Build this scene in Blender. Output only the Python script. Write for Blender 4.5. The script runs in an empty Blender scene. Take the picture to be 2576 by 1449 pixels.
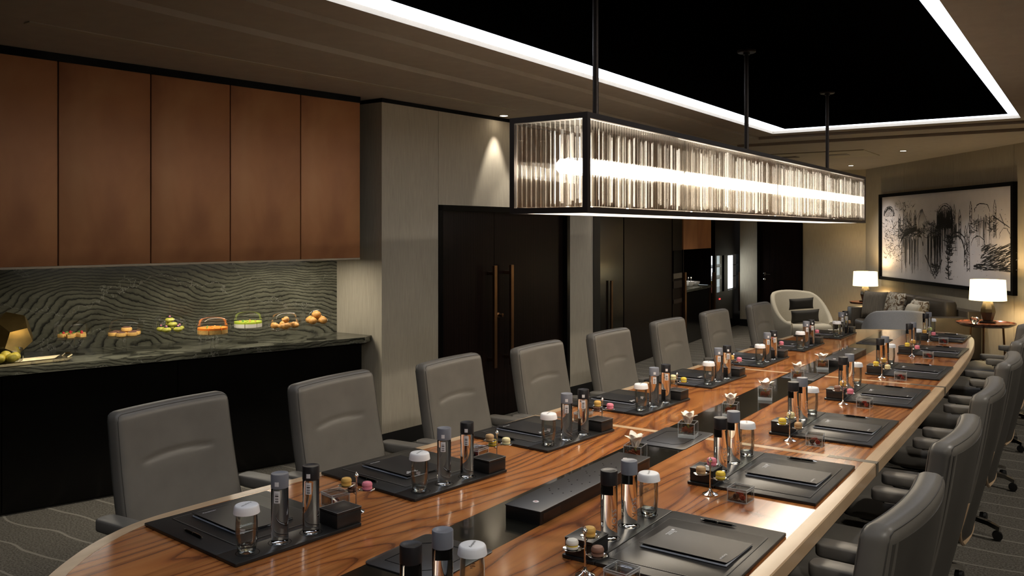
import bpy, bmesh, math, random
from mathutils import Vector, Matrix
from math import sin, cos, pi, radians, sqrt, atan2, hypot

R = random.Random(7)
sc = bpy.context.scene
COL = sc.collection

# ------------------------------------------------------------------ camera
F, CX, HY, A, HC = 2162.0, 1288.0, 583.4, 0.600, 1.79     # focal length (px of 2576), level camera, eye height
cam_d = bpy.data.cameras.new('camera')
cam_d.sensor_width = 36.0
cam_d.lens = F / 2576.0 * 36.0
cam_d.shift_y = -(724.5 - HY) / 2576.0
cam_d.clip_start = 0.05
cam = bpy.data.objects.new('camera', cam_d)
cam.location = (0, 0, HC)
cam.rotation_euler = (pi / 2, 0, A)
COL.objects.link(cam)
sc.camera = cam

# ------------------------------------------------------------------ world, exposure, render quality
w = bpy.data.worlds.new('world')
sc.world = w
w.use_nodes = True
w.node_tree.nodes['Background'].inputs[0].default_value = (0.9, 0.8, 0.7, 1)
w.node_tree.nodes['Background'].inputs[1].default_value = 0.02
sc.view_settings.view_transform = 'Standard'
sc.view_settings.look = 'None'
sc.view_settings.exposure = 0.72
sc.view_settings.gamma = 1.0
sc.view_settings.use_curve_mapping = False
cy = sc.cycles
cy.use_denoising = True
cy.max_bounces = 14
cy.diffuse_bounces = 4
cy.glossy_bounces = 4
cy.transmission_bounces = 14
cy.transparent_max_bounces = 24
cy.caustics_refractive = False
cy.caustics_reflective = False
cy.sample_clamp_indirect = 4.0
cy.blur_glossy = 0.5


def light(name, kind, loc, energy, color, rot=None, aim=None, **kw):
    d = bpy.data.lights.new(name, kind)
    d.energy = energy
    d.color = color
    for k, v in kw.items():
        setattr(d, k, v)
    o = bpy.data.objects.new(name, d)
    o.location = loc
    if aim is not None:
        v = Vector(aim) - Vector(loc)
        o.rotation_euler = v.to_track_quat('-Z', 'Y').to_euler()
    elif rot:
        o.rotation_euler = rot
    COL.objects.link(o)
    return o


WARM = (1.0, 0.78, 0.55)
WARM2 = (1.0, 0.93, 0.83)
COOL = (0.80, 0.87, 1.0)


# ------------------------------------------------------------------ pixel -> place helpers (2576x1449 frame)
def ray(x):
    d = (x - CX) / F
    return (cos(A) * d - sin(A), sin(A) * d + cos(A))


def at(x, t):
    r = ray(x)
    return (r[0] * t, r[1] * t)


def W(x, y, z):
    t = (HC - z) / ((y - HY) / F)
    return at(x, t)


def zat(y, t):
    return HC - (y - HY) / F * t


def on_line(x, p, q):
    """where the vertical plane through plan points p, q is met by the pixel column x"""
    r = ray(x)
    dx, dy = q[0] - p[0], q[1] - p[1]
    # r*t = p + d*s
    det = r[0] * (-dy) + dx * r[1]
    t = (p[0] * (-dy) + dx * p[1]) / det
    return (r[0] * t, r[1] * t), t


# ------------------------------------------------------------------ materials
MATS = {}


def nodes(name):
    m = bpy.data.materials.new(name)
    m.use_nodes = True
    nt = m.node_tree
    b = nt.nodes['Principled BSDF']
    return m, nt, b


def setp(b, **k):
    names = dict(color='Base Color', rough='Roughness', metal='Metallic', spec='Specular IOR Level', coat='Coat Weight',
                 coatr='Coat Roughness', sheen='Sheen Weight', trans='Transmission Weight', ior='IOR', estr='Emission Strength', ecol='Emission Color', sss='Subsurface Weight')
    for n, v in k.items():
        i = b.inputs[names[n]]
        if isinstance(v, tuple) and len(v) == 3:
            v = (*v, 1)
        i.default_value = v


def coords(nt, scale=(1, 1, 1), rot=(0, 0, 0), kind='Object'):
    tc = nt.nodes.new('ShaderNodeTexCoord')
    mp = nt.nodes.new('ShaderNodeMapping')
    mp.inputs['Scale'].default_value = scale
    mp.inputs['Rotation'].default_value = rot
    nt.links.new(tc.outputs[kind], mp.inputs[0])
    return mp.outputs[0]


def noise(nt, vec, scale, detail=4, rough=0.55, dist=0.0):
    n = nt.nodes.new('ShaderNodeTexNoise')
    n.inputs['Scale'].default_value = scale
    n.inputs['Detail'].default_value = detail
    n.inputs['Roughness'].default_value = rough
    n.inputs['Distortion'].default_value = dist
    nt.links.new(vec, n.inputs['Vector'])
    return n


def ramp(nt, fac, stops, interp='LINEAR'):
    r = nt.nodes.new('ShaderNodeValToRGB')
    r.color_ramp.interpolation = interp
    e = r.color_ramp.elements
    while len(e) < len(stops):
        e.new(0.5)
    for i, (p, c) in enumerate(stops):
        e[i].position = p
        e[i].color = (*c, 1) if len(c) == 3 else c
    nt.links.new(fac, r.inputs[0])
    return r.outputs[0]


def bump(nt, b, h, strength=0.2, dist=0.01):
    n = nt.nodes.new('ShaderNodeBump')
    n.inputs['Strength'].default_value = strength
    n.inputs['Distance'].default_value = dist
    nt.links.new(h, n.inputs['Height'])
    nt.links.new(n.outputs[0], b.inputs['Normal'])


def plain(name, color, rough=0.5, metal=0.0, vary=0.0, vscale=8.0, **k):
    """solid colour; vary mixes in a little large-scale colour variation and grain"""
    m, nt, b = nodes(name)
    setp(b, color=color, rough=rough, metal=metal, **k)
    if vary:
        n = noise(nt, coords(nt), vscale, 5)
        lo = tuple(c * (1 - vary) for c in color)
        hi = tuple(min(1, c * (1 + vary)) for c in color)
        nt.links.new(ramp(nt, n.outputs['Fac'], [(0.3, lo), (0.7, hi)]), b.inputs['Base Color'])
    MATS[name] = m
    return m


def emitter(name, color, strength):
    m, nt, b = nodes(name)
    setp(b, color=color, ecol=color, estr=strength, rough=0.6)
    MATS[name] = m
    return m


def glass(name, color=(1, 1, 1), ior=1.45, rough=0.0):
    m, nt, b = nodes(name)
    g = nt.nodes.new('ShaderNodeBsdfGlass')
    g.inputs['Color'].default_value = (*color, 1)
    g.inputs['IOR'].default_value = ior
    g.inputs['Roughness'].default_value = rough
    nt.nodes.remove(b)
    nt.links.new(g.outputs[0], nt.nodes['Material Output'].inputs[0])
    MATS[name] = m
    return m


def thin_glass(name, tint=(0.96, 0.98, 0.97), edge=0.35, amount=0.65):
    """thin-walled glass: clear face-on, reflective at a glance"""
    m, nt, b = nodes(name)
    nt.nodes.remove(b)
    tr = nt.nodes.new('ShaderNodeBsdfTransparent')
    tr.inputs[0].default_value = (*tint, 1)
    gl = nt.nodes.new('ShaderNodeBsdfGlossy')
    gl.inputs['Roughness'].default_value = 0.02
    lw = nt.nodes.new('ShaderNodeLayerWeight')
    lw.inputs['Blend'].default_value = edge
    mx = nt.nodes.new('ShaderNodeMixShader')
    hf = nt.nodes.new('ShaderNodeMath')
    hf.operation = 'MULTIPLY'
    hf.inputs[1].default_value = amount
    nt.links.new(lw.outputs['Fresnel'], hf.inputs[0])
    nt.links.new(hf.outputs[0], mx.inputs[0])
    nt.links.new(tr.outputs[0], mx.inputs[1])
    nt.links.new(gl.outputs[0], mx.inputs[2])
    nt.links.new(mx.outputs[0], nt.nodes['Material Output'].inputs[0])
    MATS[name] = m
    return m


def contour(nt, vec, scale, count, detail=1.5, rough=0.5, dist=0.0):
    """fine strata: the fractional part of a scaled smooth noise"""
    n = noise(nt, vec, scale, detail, rough, dist)
    m = nt.nodes.new('ShaderNodeMath')
    m.operation = 'MULTIPLY'
    m.inputs[1].default_value = count
    nt.links.new(n.outputs['Fac'], m.inputs[0])
    f = nt.nodes.new('ShaderNodeMath')
    f.operation = 'FRACT'
    nt.links.new(m.outputs[0], f.inputs[0])
    return f.outputs[0]


def mixc(nt, fac, a, b, mode='MIX'):
    mx = nt.nodes.new('ShaderNodeMix')
    mx.data_type = 'RGBA'
    mx.blend_type = mode
    if isinstance(fac, float):
        mx.inputs[0].default_value = fac
    else:
        nt.links.new(fac, mx.inputs[0])
    nt.links.new(a, mx.inputs[6])
    nt.links.new(b, mx.inputs[7])
    return mx.outputs[2]


def strata(nt, vec, axis, K, terms):
    """wavy layers: fract(K * coordinate + sum of weighted noises)"""
    sep = nt.nodes.new('ShaderNodeSeparateXYZ')
    nt.links.new(vec, sep.inputs[0])
    acc = nt.nodes.new('ShaderNodeMath')
    acc.operation = 'MULTIPLY'
    acc.inputs[1].default_value = K
    nt.links.new(sep.outputs[axis], acc.inputs[0])
    for (v2, sc_, det, rg, wt) in terms:
        n = noise(nt, v2, sc_, det, rg)
        m = nt.nodes.new('ShaderNodeMath')
        m.operation = 'MULTIPLY_ADD'
        m.inputs[1].default_value = wt
        nt.links.new(n.outputs['Fac'], m.inputs[0])
        nt.links.new(acc.outputs[0], m.inputs[2])
        acc = m
    f = nt.nodes.new('ShaderNodeMath')
    f.operation = 'FRACT'
    nt.links.new(acc.outputs[0], f.inputs[0])
    return f.outputs[0]


def mat_wood(name, stops, scale=(1, 1, 1), rot=(0, 0, 0), K=6.0, waves=5.0, rough=0.2, coat=0.4, fine=0.5, axis=0):
    m, nt, b = nodes(name)
    v = coords(nt, (1, 1, 1), rot)
    vs_ = coords(nt, scale, rot)
    c1 = ramp(nt, strata(nt, v, axis, K, [(vs_, 1.0, 2.0, 0.45, waves), (vs_, 6.0, 2.0, 0.5, 0.9)]), stops)
    st = noise(nt, coords(nt, (scale[0] * 22, scale[1] * 3.0, scale[2] * 5), rot), 1.0, 4, 0.6)
    c2 = ramp(nt, st.outputs['Fac'], [(0.28, (0.45, 0.4, 0.36)), (0.5, (1, 1, 1)), (0.75, (1.18, 1.16, 1.12))])
    nt.links.new(mixc(nt, fine, c1, c2, 'MULTIPLY'), b.inputs['Base Color'])
    setp(b, rough=rough, coat=coat, coatr=0.1, spec=0.15 if coat == 0 else 0.5)
    MATS[name] = m
    return m


def mat_marble(name):
    m, nt, b = nodes(name)
    v = coords(nt, (1, 1, 1), (0.10, 0.06, 0))
    vw = coords(nt, (0.55, 0.55, 1.1), (0.1, 0.1, 0))
    vr = coords(nt, (2.4, 2.4, 2.4))
    c1 = ramp(nt, strata(nt, v, 2, 26.0, [(vw, 0.95, 2.0, 0.5, 40.0), (vr, 2.2, 4, 0.6, 2.2)]),
              [(0.0, (0.012, 0.012, 0.010)), (0.14, (0.035, 0.035, 0.029)), (0.34, (0.115, 0.115, 0.092)), (0.78, (0.135, 0.132, 0.106)), (0.95, (0.10, 0.098, 0.078)), (1.0, (0.02, 0.02, 0.018))])
    n2 = noise(nt, coords(nt, (4, 4, 9)), 1.6, 6, 0.65)
    c2 = ramp(nt, n2.outputs['Fac'], [(0.25, (0.45, 0.45, 0.42)), (0.75, (1.3, 1.3, 1.22))])
    n3 = noise(nt, vw, 1.3, 3, 0.5)
    c3 = ramp(nt, n3.outputs['Fac'], [(0.35, (0.5, 0.5, 0.46)), (0.62, (1.15, 1.14, 1.08))])
    vein = ramp(nt, strata(nt, v, 2, 2.6, [(vw, 1.25, 2.0, 0.5, 4.0), (vr, 2.0, 5, 0.65, 1.6)]), [(0.0, (0.7, 0.7, 0.7)), (0.018, (0, 0, 0)), (0.985, (0, 0, 0)), (1.0, (0.7, 0.7, 0.7))])
    cc = mixc(nt, 0.9, mixc(nt, 0.85, c1, c2, 'MULTIPLY'), c3, 'MULTIPLY')
    pale = nt.nodes.new('ShaderNodeRGB')
    pale.outputs[0].default_value = (0.24, 0.235, 0.2, 1)
    nt.links.new(mixc(nt, vein, cc, pale.outputs[0]), b.inputs['Base Color'])
    setp(b, rough=0.2)
    MATS[name] = m
    return m


def mat_carpet(name):
    m, nt, b = nodes(name)
    v = coords(nt)
    n1 = noise(nt, v, 90, 3, 0.7)
    base = ramp(nt, n1.outputs['Fac'], [(0.32, (0.045, 0.04, 0.032)), (0.68, (0.19, 0.173, 0.145))])
    # pale drawn lines wandering across the pile
    n2 = noise(nt, v, 0.9, 2)
    add = nt.nodes.new('ShaderNodeVectorMath')
    add.operation = 'MULTIPLY_ADD'
    nt.links.new(n2.outputs['Color'], add.inputs[0])
    add.inputs[1].default_value = (0.35, 0.35, 0)
    nt.links.new(v, add.inputs[2])
    wv = nt.nodes.new('ShaderNodeTexWave')
    wv.bands_direction = 'Y'
    wv.inputs['Scale'].default_value = 1.25
    wv.inputs['Distortion'].default_value = 1.2
    wv.inputs['Detail'].default_value = 1
    nt.links.new(add.outputs[0], wv.inputs['Vector'])
    msk = ramp(nt, wv.outputs['Fac'], [(0.985, (0, 0, 0)), (0.996, (1, 1, 1))])
    mx = nt.nodes.new('ShaderNodeMix')
    mx.data_type = 'RGBA'
    nt.links.new(msk, mx.inputs[0])
    nt.links.new(base, mx.inputs[6])
    mx.inputs[7].default_value = (0.24, 0.22, 0.185, 1)
    nt.links.new(mx.outputs[2], b.inputs['Base Color'])
    setp(b, rough=0.95, spec=0.1)
    bump(nt, b, n1.outputs['Fac'], 0.4, 0.006)
    MATS[name] = m
    return m


def mat_fabric(name, color, scale=(300, 20, 20), amt=0.18, rough=0.85, bstr=0.1):
    m, nt, b = nodes(name)
    n = noise(nt, coords(nt, scale), 1.0, 3)
    n2 = noise(nt, coords(nt), 2.2, 3)
    mul = nt.nodes.new('ShaderNodeMath')
    mul.operation = 'MULTIPLY_ADD'
    nt.links.new(n2.outputs['Fac'], mul.inputs[0])
    mul.inputs[1].default_value = 0.35
    nt.links.new(n.outputs['Fac'], mul.inputs[2])
    lo = tuple(c * (1 - amt) for c in color)
    hi = tuple(c * (1 + amt) for c in color)
    nt.links.new(ramp(nt, mul.outputs[0], [(0.4, lo), (0.95, hi)]), b.inputs['Base Color'])
    setp(b, rough=rough, spec=0.2)
    bump(nt, b, n.outputs['Fac'], bstr, 0.004)
    MATS[name] = m
    return m


def mat_leather(name, color, rough=0.42, amt=0.12, bs=0.05, scale=220):
    m, nt, b = nodes(name)
    n = noise(nt, coords(nt), scale, 2)
    n2 = noise(nt, coords(nt), 5, 3)
    lo = tuple(c * (1 - amt) for c in color)
    hi = tuple(c * (1 + amt) for c in color)
    nt.links.new(ramp(nt, n2.outputs['Fac'], [(0.3, lo), (0.7, hi)]), b.inputs['Base Color'])
    setp(b, rough=rough, spec=0.4)
    bump(nt, b, n.outputs['Fac'], bs, 0.002)
    MATS[name] = m
    return m


def mat_copper(name):
    m, nt, b = nodes(name)
    v = coords(nt, (1, 1, 0.7))
    n = noise(nt, v, 1.7, 4, 0.5, 0.4)
    n2 = noise(nt, coords(nt), 160, 3)
    nt.links.new(ramp(nt, n.outputs['Fac'], [(0.28, (0.22, 0.082, 0.032)), (0.5, (0.37, 0.160, 0.063)), (0.72, (0.46, 0.235, 0.10))]), b.inputs['Base Color'])
    setp(b, rough=0.5, spec=0.4, metal=0.15)
    bump(nt, b, n2.outputs['Fac'], 0.08, 0.002)
    MATS[name] = m
    return m


def mat_pattern(name):
    m, nt, b = nodes(name)
    v = coords(nt)
    n1 = noise(nt, v, 9, 3, 0.6, 2.2)
    c = ramp(nt, n1.outputs['Fac'], [(0.36, (0.07, 0.05, 0.035)), (0.44, (0.20, 0.14, 0.085)), (0.5, (0.5, 0.46, 0.38)), (0.56, (0.58, 0.54, 0.46)), (0.62, (0.22, 0.2, 0.19)), (0.68, (0.55, 0.5, 0.42))])
    nt.links.new(c, b.inputs['Base Color'])
    setp(b, rough=0.9, spec=0.1)
    MATS[name] = m
    return m


mat_wood('rosewood', [(0.0, (0.14, 0.04, 0.014)), (0.05, (0.25, 0.076, 0.023)), (0.16, (0.38, 0.13, 0.036)), (0.5, (0.48, 0.185, 0.053)), (0.82, (0.43, 0.155, 0.043)), (0.96, (0.31, 0.1, 0.029)), (1.0, (0.14, 0.04, 0.014))],
         scale=(1.35, 0.30, 1), rot=(0, 0, radians(4)), K=9.0, waves=30.0, rough=0.2, coat=0.45, fine=0.85)
mat_wood('maple', [(0.0, (0.54, 0.37, 0.22)), (0.5, (0.62, 0.44, 0.27)), (1.0, (0.54, 0.37, 0.22))], scale=(2, 1, 1), K=10, waves=3, rough=0.34, coat=0.2, fine=0.12)
mat_wood('dark_wood', [(0.0, (0.004, 0.002, 0.0015)), (0.5, (0.010, 0.005, 0.004)), (1.0, (0.004, 0.002, 0.0015))], scale=(9, 9, 0.3), K=30, waves=2, rough=0.3, coat=0.0, fine=0.6, axis=1)
mat_wood('red_wood', [(0.0, (0.06, 0.016, 0.008)), (0.5, (0.17, 0.052, 0.024)), (1.0, (0.06, 0.016, 0.008))], scale=(2, 0.6, 1), K=12, waves=4, rough=0.25, coat=0.4, fine=0.5)
mat_marble('marble')
mat_carpet('carpet')
mat_copper('copper_leather')
mat_pattern('pattern_cloth')
mat_fabric('wall_fabric', (0.40, 0.355, 0.275), (260, 260, 6))
mat_fabric('cream_cloth', (0.5, 0.45, 0.35), (120, 120, 120), 0.1)
mat_fabric('grey_cloth', (0.55, 0.53, 0.5), (140, 140, 140), 0.14)
mat_fabric('taupe_stripe', (0.16, 0.14, 0.115), (90, 90, 4), 0.3)
mat_fabric('ivory_stripe', (0.52, 0.48, 0.4), (60, 60, 4), 0.12)
mat_leather('chair_leather', (0.150, 0.138, 0.120), 0.42)
mat_leather('chair_shell', (0.075, 0.069, 0.06), 0.5)
mat_leather('sofa_leather', (0.07, 0.058, 0.045), 0.36)
mat_leather('black_leather', (0.018, 0.017, 0.0165), 0.36, 0.2, 0.06, 160)
mat_leather('panel_leather', (0.028, 0.026, 0.024), 0.33, 0.2, 0.05, 160)
mat_leather('folio_cover', (0.016, 0.0155, 0.017), 0.42, 0.1, 0.02)
mat_leather('dark_cushion', (0.035, 0.031, 0.025), 0.8)
plain('ceiling_paint', (0.36, 0.315, 0.255), 0.9, vary=0.05)
plain('black_ceiling', (0.0015, 0.0015, 0.0016), 0.9, spec=0.0)
plain('black_gloss', (0.003, 0.0027, 0.0024), 0.16, spec=0.25)
plain('inlay_black', (0.012, 0.0115, 0.009), 0.13, vary=0.2, coat=0.3)
plain('black_satin', (0.006, 0.006, 0.006), 0.4)
plain('black_trim', (0.002, 0.002, 0.002), 0.8, spec=0.1)
plain('reflector', (0.07, 0.065, 0.06), 0.5)
plain('unit_top', (0.028, 0.026, 0.026), 0.36, vary=0.1)
plain('bronze', (0.24, 0.13, 0.065), 0.3, 1.0, vary=0.15)
plain('dark_bronze', (0.045, 0.034, 0.028), 0.42, 0.7)
plain('taupe_metal', (0.2, 0.17, 0.13), 0.35, 0.5)
plain('chrome', (0.75, 0.74, 0.72), 0.12, 1.0)
plain('silver', (0.86, 0.83, 0.78), 0.14, 1.0, vary=0.06)
plain('gold', (0.62, 0.42, 0.15), 0.3, 1.0, vary=0.2)
plain('tray_gold', (0.5, 0.42, 0.26), 0.22, 1.0, vary=0.2)
plain('white_cap', (0.88, 0.88, 0.9), 0.5)
plain('paper', (0.78, 0.78, 0.8), 0.7)
plain('page_edge', (0.6, 0.64, 0.72), 0.6)
plain('print_white', (0.72, 0.73, 0.76), 0.6)
plain('print_black', (0.02, 0.02, 0.02), 0.6)
plain('print_grey', (0.3, 0.31, 0.33), 0.5)
plain('stitch', (0.34, 0.33, 0.31), 0.7)
plain('grey_cap', (0.19, 0.20, 0.235), 0.4)
plain('dark_cap', (0.016, 0.0145, 0.0165), 0.4)
plain('art_paper', (0.62, 0.585, 0.60), 0.7, vary=0.03)
plain('ink', (0.03, 0.028, 0.028), 0.8)
plain('lamp_stone', (0.012, 0.011, 0.009), 0.32, vary=0.4, vscale=20)
plain('porcelain', (0.85, 0.84, 0.82), 0.2)
plain('red_dot', (0.75, 0.7, 0.72), 0.4)
plain('dark_red', (0.3, 0.01, 0.03), 0.4)
plain('raspberry', (0.42, 0.015, 0.02), 0.45, vary=0.3, vscale=60)
plain('blackberry', (0.012, 0.008, 0.016), 0.35, vary=0.3, vscale=60)
plain('petal', (0.93, 0.88, 0.8), 0.5)
plain('petal_throat', (0.7, 0.55, 0.12), 0.5)
plain('root', (0.55, 0.14, 0.05), 0.5)
plain('cap_brightener', (0.55, 0.55, 0.55), 0.5)
plain('stem_green', (0.22, 0.3, 0.06), 0.5)
plain('leaf_green', (0.08, 0.2, 0.03), 0.5)
MAC = dict(yellow=(0.80, 0.58, 0.05), gold=(0.72, 0.42, 0.10), cream=(0.82, 0.74, 0.42), pink=(0.80, 0.24, 0.32), brown=(0.25, 0.13, 0.09),
           tan=(0.52, 0.33, 0.16), white=(0.8, 0.76, 0.68), green=(0.55, 0.64, 0.25))
for k, c in MAC.items():
    plain('macaron_' + k, c, 0.6, vary=0.06, vscale=60)
plain('filling_cream', (0.75, 0.66, 0.36), 0.6)
plain('filling_brown', (0.12, 0.055, 0.035), 0.6)
plain('sponge', (0.62, 0.36, 0.1), 0.8, vary=0.2, vscale=50)
plain('crust', (0.5, 0.24, 0.055), 0.6, vary=0.35, vscale=40)
plain('glaze_orange', (0.85, 0.22, 0.025), 0.3)
plain('glaze_green', (0.42, 0.52, 0.05), 0.4)
plain('white_cream', (0.75, 0.7, 0.6), 0.6)
plain('pie_green', (0.38, 0.36, 0.05), 0.6, vary=0.2, vscale=60)
plain('citrus', (0.6, 0.46, 0.06), 0.5, vary=0.25, vscale=40)
def part_glass(name, color, ior, refr, clear):
    """glass that refracts part of what passes and lets the rest straight through"""
    m_ = glass(name, color, ior)
    nt2 = m_.node_tree
    mx2 = nt2.nodes.new('ShaderNodeMixShader')
    tr2 = nt2.nodes.new('ShaderNodeBsdfTransparent')
    tr2.inputs[0].default_value = (*clear, 1)
    mx2.inputs[0].default_value = refr
    g2 = [q for q in nt2.nodes if q.type == 'BSDF_GLASS'][0]
    nt2.links.new(tr2.outputs[0], mx2.inputs[1])
    nt2.links.new(g2.outputs[0], mx2.inputs[2])
    nt2.links.new(mx2.outputs[0], nt2.nodes['Material Output'].inputs[0])
    return m_


part_glass('vase_glass', (0.98, 0.99, 1.0), 1.42, 0.42, (0.95, 0.96, 0.96))
part_glass('crystal', (1, 0.99, 0.975), 1.5, 0.75, (0.97, 0.95, 0.91))
glass('water_glass', (0.985, 0.99, 0.99), 1.34)
glass('solid_glass', (0.98, 0.985, 0.98), 1.46)
m_, nt_g, b_g = nodes('painted_glint')  # half-clear white that paints bright highlights onto clear boxes and vase bases
setp(b_g, color=(0.8, 0.84, 0.86), rough=0.08, spec=0.8)
tr_ = nt_g.nodes.new('ShaderNodeBsdfTransparent')
mx_ = nt_g.nodes.new('ShaderNodeMixShader')
mx_.inputs[0].default_value = 0.4
nt_g.links.new(tr_.outputs[0], mx_.inputs[1])
nt_g.links.new(b_g.outputs[0], mx_.inputs[2])
nt_g.links.new(mx_.outputs[0], nt_g.nodes['Material Output'].inputs[0])
MATS['painted_glint'] = m_
thin_glass('clear_glass')
thin_glass('dome_glass', (0.975, 0.975, 0.97), 0.3, 0.36)
thin_glass('acrylic', (0.97, 0.98, 0.98), 0.45)
thin_glass('smoke_glass', (0.12, 0.12, 0.11), 0.3)
emitter('cove_led', COOL, 3.2)
emitter('tube_light', (1.0, 0.91, 0.77), 42.0)
emitter('streak_glow', (1.0, 0.93, 0.82), 0.85)
emitter('bottom_glow', (1.0, 0.89, 0.72), 1.5)
emitter('lamp_shade_glow', (1.0, 0.83, 0.48), 1.35)
emitter('spot_lens', (1.0, 0.86, 0.66), 14.0)
emitter('fridge_led', (0.93, 0.98, 1.0), 2.4)
emitter('fridge_back', (0.85, 0.95, 1.0), 0.7)
emitter('strip_led', (1.0, 0.85, 0.58), 4.0)
emitter('red_led', (1.0, 0.03, 0.03), 3.0)


# ------------------------------------------------------------------ mesh builder
def edge_frame(s_, z0, z1, w_):
    """pale bars painting bright glints along the twelve edges of a glass box"""
    mb = MB()
    for z in (z0, z1 - w_):
        for q in (-1, 1):
            mb.box(-s_, s_, *sorted((q * s_, q * (s_ - w_))), z, z + w_)
            mb.box(*sorted((q * s_, q * (s_ - w_))), -s_ + w_, s_ - w_, z, z + w_)
    for a_ in (-1, 1):
        for c_ in (-1, 1):
            mb.box(*sorted((a_ * s_, a_ * (s_ - w_))), *sorted((c_ * s_, c_ * (s_ - w_))), z0 + w_, z1 - w_)
    return mb


class MB:
    def __init__(s):
        s.v, s.f = [], []

    def add(s, v, f):
        o = len(s.v)
        s.v += [tuple(p) for p in v]
        s.f += [tuple(i + o for i in q) for q in f]
        return s

    def box(s, x0, x1, y0, y1, z0, z1):
        return s.add([(x0, y0, z0), (x1, y0, z0), (x1, y1, z0), (x0, y1, z0), (x0, y0, z1), (x1, y0, z1), (x1, y1, z1), (x0, y1, z1)],
                     [(0, 3, 2, 1), (4, 5, 6, 7), (0, 1, 5, 4), (1, 2, 6, 5), (2, 3, 7, 6), (3, 0, 4, 7)])

    def loft(s, rings, cap0=True, cap1=True, closed=True):
        n = len(rings[0])
        o = len(s.v)
        for r in rings:
            s.v += [tuple(p) for p in r]
        for j in range(len(rings) - 1):
            for i in range(n if closed else n - 1):
                k = (i + 1) % n
                s.f.append((o + j * n + i, o + j * n + k, o + (j + 1) * n + k, o + (j + 1) * n + i))
        if cap0:
            s.f.append(tuple(o + i for i in reversed(range(n))))
        if cap1:
            s.f.append(tuple(o + (len(rings) - 1) * n + i for i in range(n)))
        return s

    def rbox(s, cx, cy, z0, z1, sx, sy, r=0.01, ch=0.004, seg=3):
        """rounded-corner slab with softened top and bottom edges"""
        def ring(z, ins):
            out = []
            hx, hy, rr = sx / 2 - ins, sy / 2 - ins, max(r - ins, 0.0005)
            for (qx, qy, a0) in ((1, 1, 0), (-1, 1, pi / 2), (-1, -1, pi), (1, -1, 3 * pi / 2)):
                for k in range(seg + 1):
                    a = a0 + pi / 2 * k / seg
                    out.append((cx + qx * (hx - rr) + rr * cos(a), cy + qy * (hy - rr) + rr * sin(a), z))
            return out
        if ch <= 0:
            return s.loft([ring(z0, 0), ring(z1, 0)])
        c2 = ch * 0.3
        return s.loft([ring(z0, ch), ring(z0 + c2, c2), ring(z0 + ch, 0), ring(z1 - ch, 0), ring(z1 - c2, c2), ring(z1, ch)])

    def prism(s, poly, z0, z1):
        return s.loft([[(x, y, z0) for x, y in poly], [(x, y, z1) for x, y in poly]])

    def lathe(s, prof, n=24, c=(0, 0, 0), cap=True):
        rings = [[(c[0] + r * cos(2 * pi * i / n), c[1] + r * sin(2 * pi * i / n), c[2] + z) for i in range(n)] for r, z in prof]
        return s.loft(rings, cap, cap)

    def tube(s, pts, r, n=8, cap=True):
        pts = [Vector(p) for p in pts]
        rings = []
        up = Vector((0, 0, 1))
        for i, p in enumerate(pts):
            t = (pts[min(i + 1, len(pts) - 1)] - pts[max(i - 1, 0)]).normalized()
            a = up if abs(t.dot(up)) < 0.95 else Vector((1, 0, 0))
            u = t.cross(a).normalized()
            v = t.cross(u)
            rr = r[i] if isinstance(r, (list, tuple)) else r
            rings.append([p + u * rr * cos(2 * pi * k / n) + v * rr * sin(2 * pi * k / n) for k in range(n)])
        return s.loft(rings, cap, cap)

    def ball(s, c, rx, ry=None, rz=None, n=12, m=8):
        ry = ry or rx
        rz = rz or rx
        rings = []
        for j in range(m + 1):
            a = -pi / 2 + pi * j / m
            k = max(cos(a), 0.02)
            rings.append([(c[0] + rx * k * cos(2 * pi * i / n), c[1] + ry * k * sin(2 * pi * i / n), c[2] + rz * sin(a)) for i in range(n)])
        return s.loft(rings)

    def xf(s, M):
        s.v = [tuple(M @ Vector(p)) for p in s.v]
        return s

    def mesh(s, name, mat, smooth=35):
        me = bpy.data.meshes.new(name)
        me.from_pydata(s.v, [], s.f)
        me.validate()
        me.update()
        me.materials.append(MATS[mat])
        if smooth:
            me.shade_smooth()
            me.set_sharp_from_angle(angle=radians(smooth))
        return me


CACHE = {}


def cached(key, build, mat, smooth=35):
    """mesh made once for each key and material and shared by all alike pieces"""
    k = (key, mat)
    if k not in CACHE:
        mb = build()
        CACHE[k] = mb.mesh(str(key), mat, smooth) if isinstance(mb, MB) else mb
    return CACHE[k]


def link(name, me, parent=None, loc=(0, 0, 0), rot=(0, 0, 0), scale=(1, 1, 1)):
    o = bpy.data.objects.new(name, me)
    o.location = loc
    o.rotation_euler = rot
    o.scale = scale
    if parent is not None:
        o.parent = parent
    COL.objects.link(o)
    return o


def obj(name, mb, mat, parent=None, loc=(0, 0, 0), rot=(0, 0, 0), smooth=35):
    return link(name, mb.mesh(name, mat, smooth), parent, loc, rot)


def tag(o, label=None, cat=None, group=None, kind=None):
    if label:
        o['label'] = label
    if cat:
        o['category'] = cat
    if group:
        o['group'] = group
    if kind:
        o['kind'] = kind
    return o


def thing(name, label, cat, loc=(0, 0, 0), rotz=0.0, group=None, kind=None, scale=(1, 1, 1)):
    o = link(name, None, None, loc, (0, 0, rotz), scale)
    return tag(o, label, cat, group, kind)


def struct(name, mb, mat, label, smooth=0):
    return tag(obj(name, mb, mat, smooth=smooth), label, name.split('_')[0], kind='structure')


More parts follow.
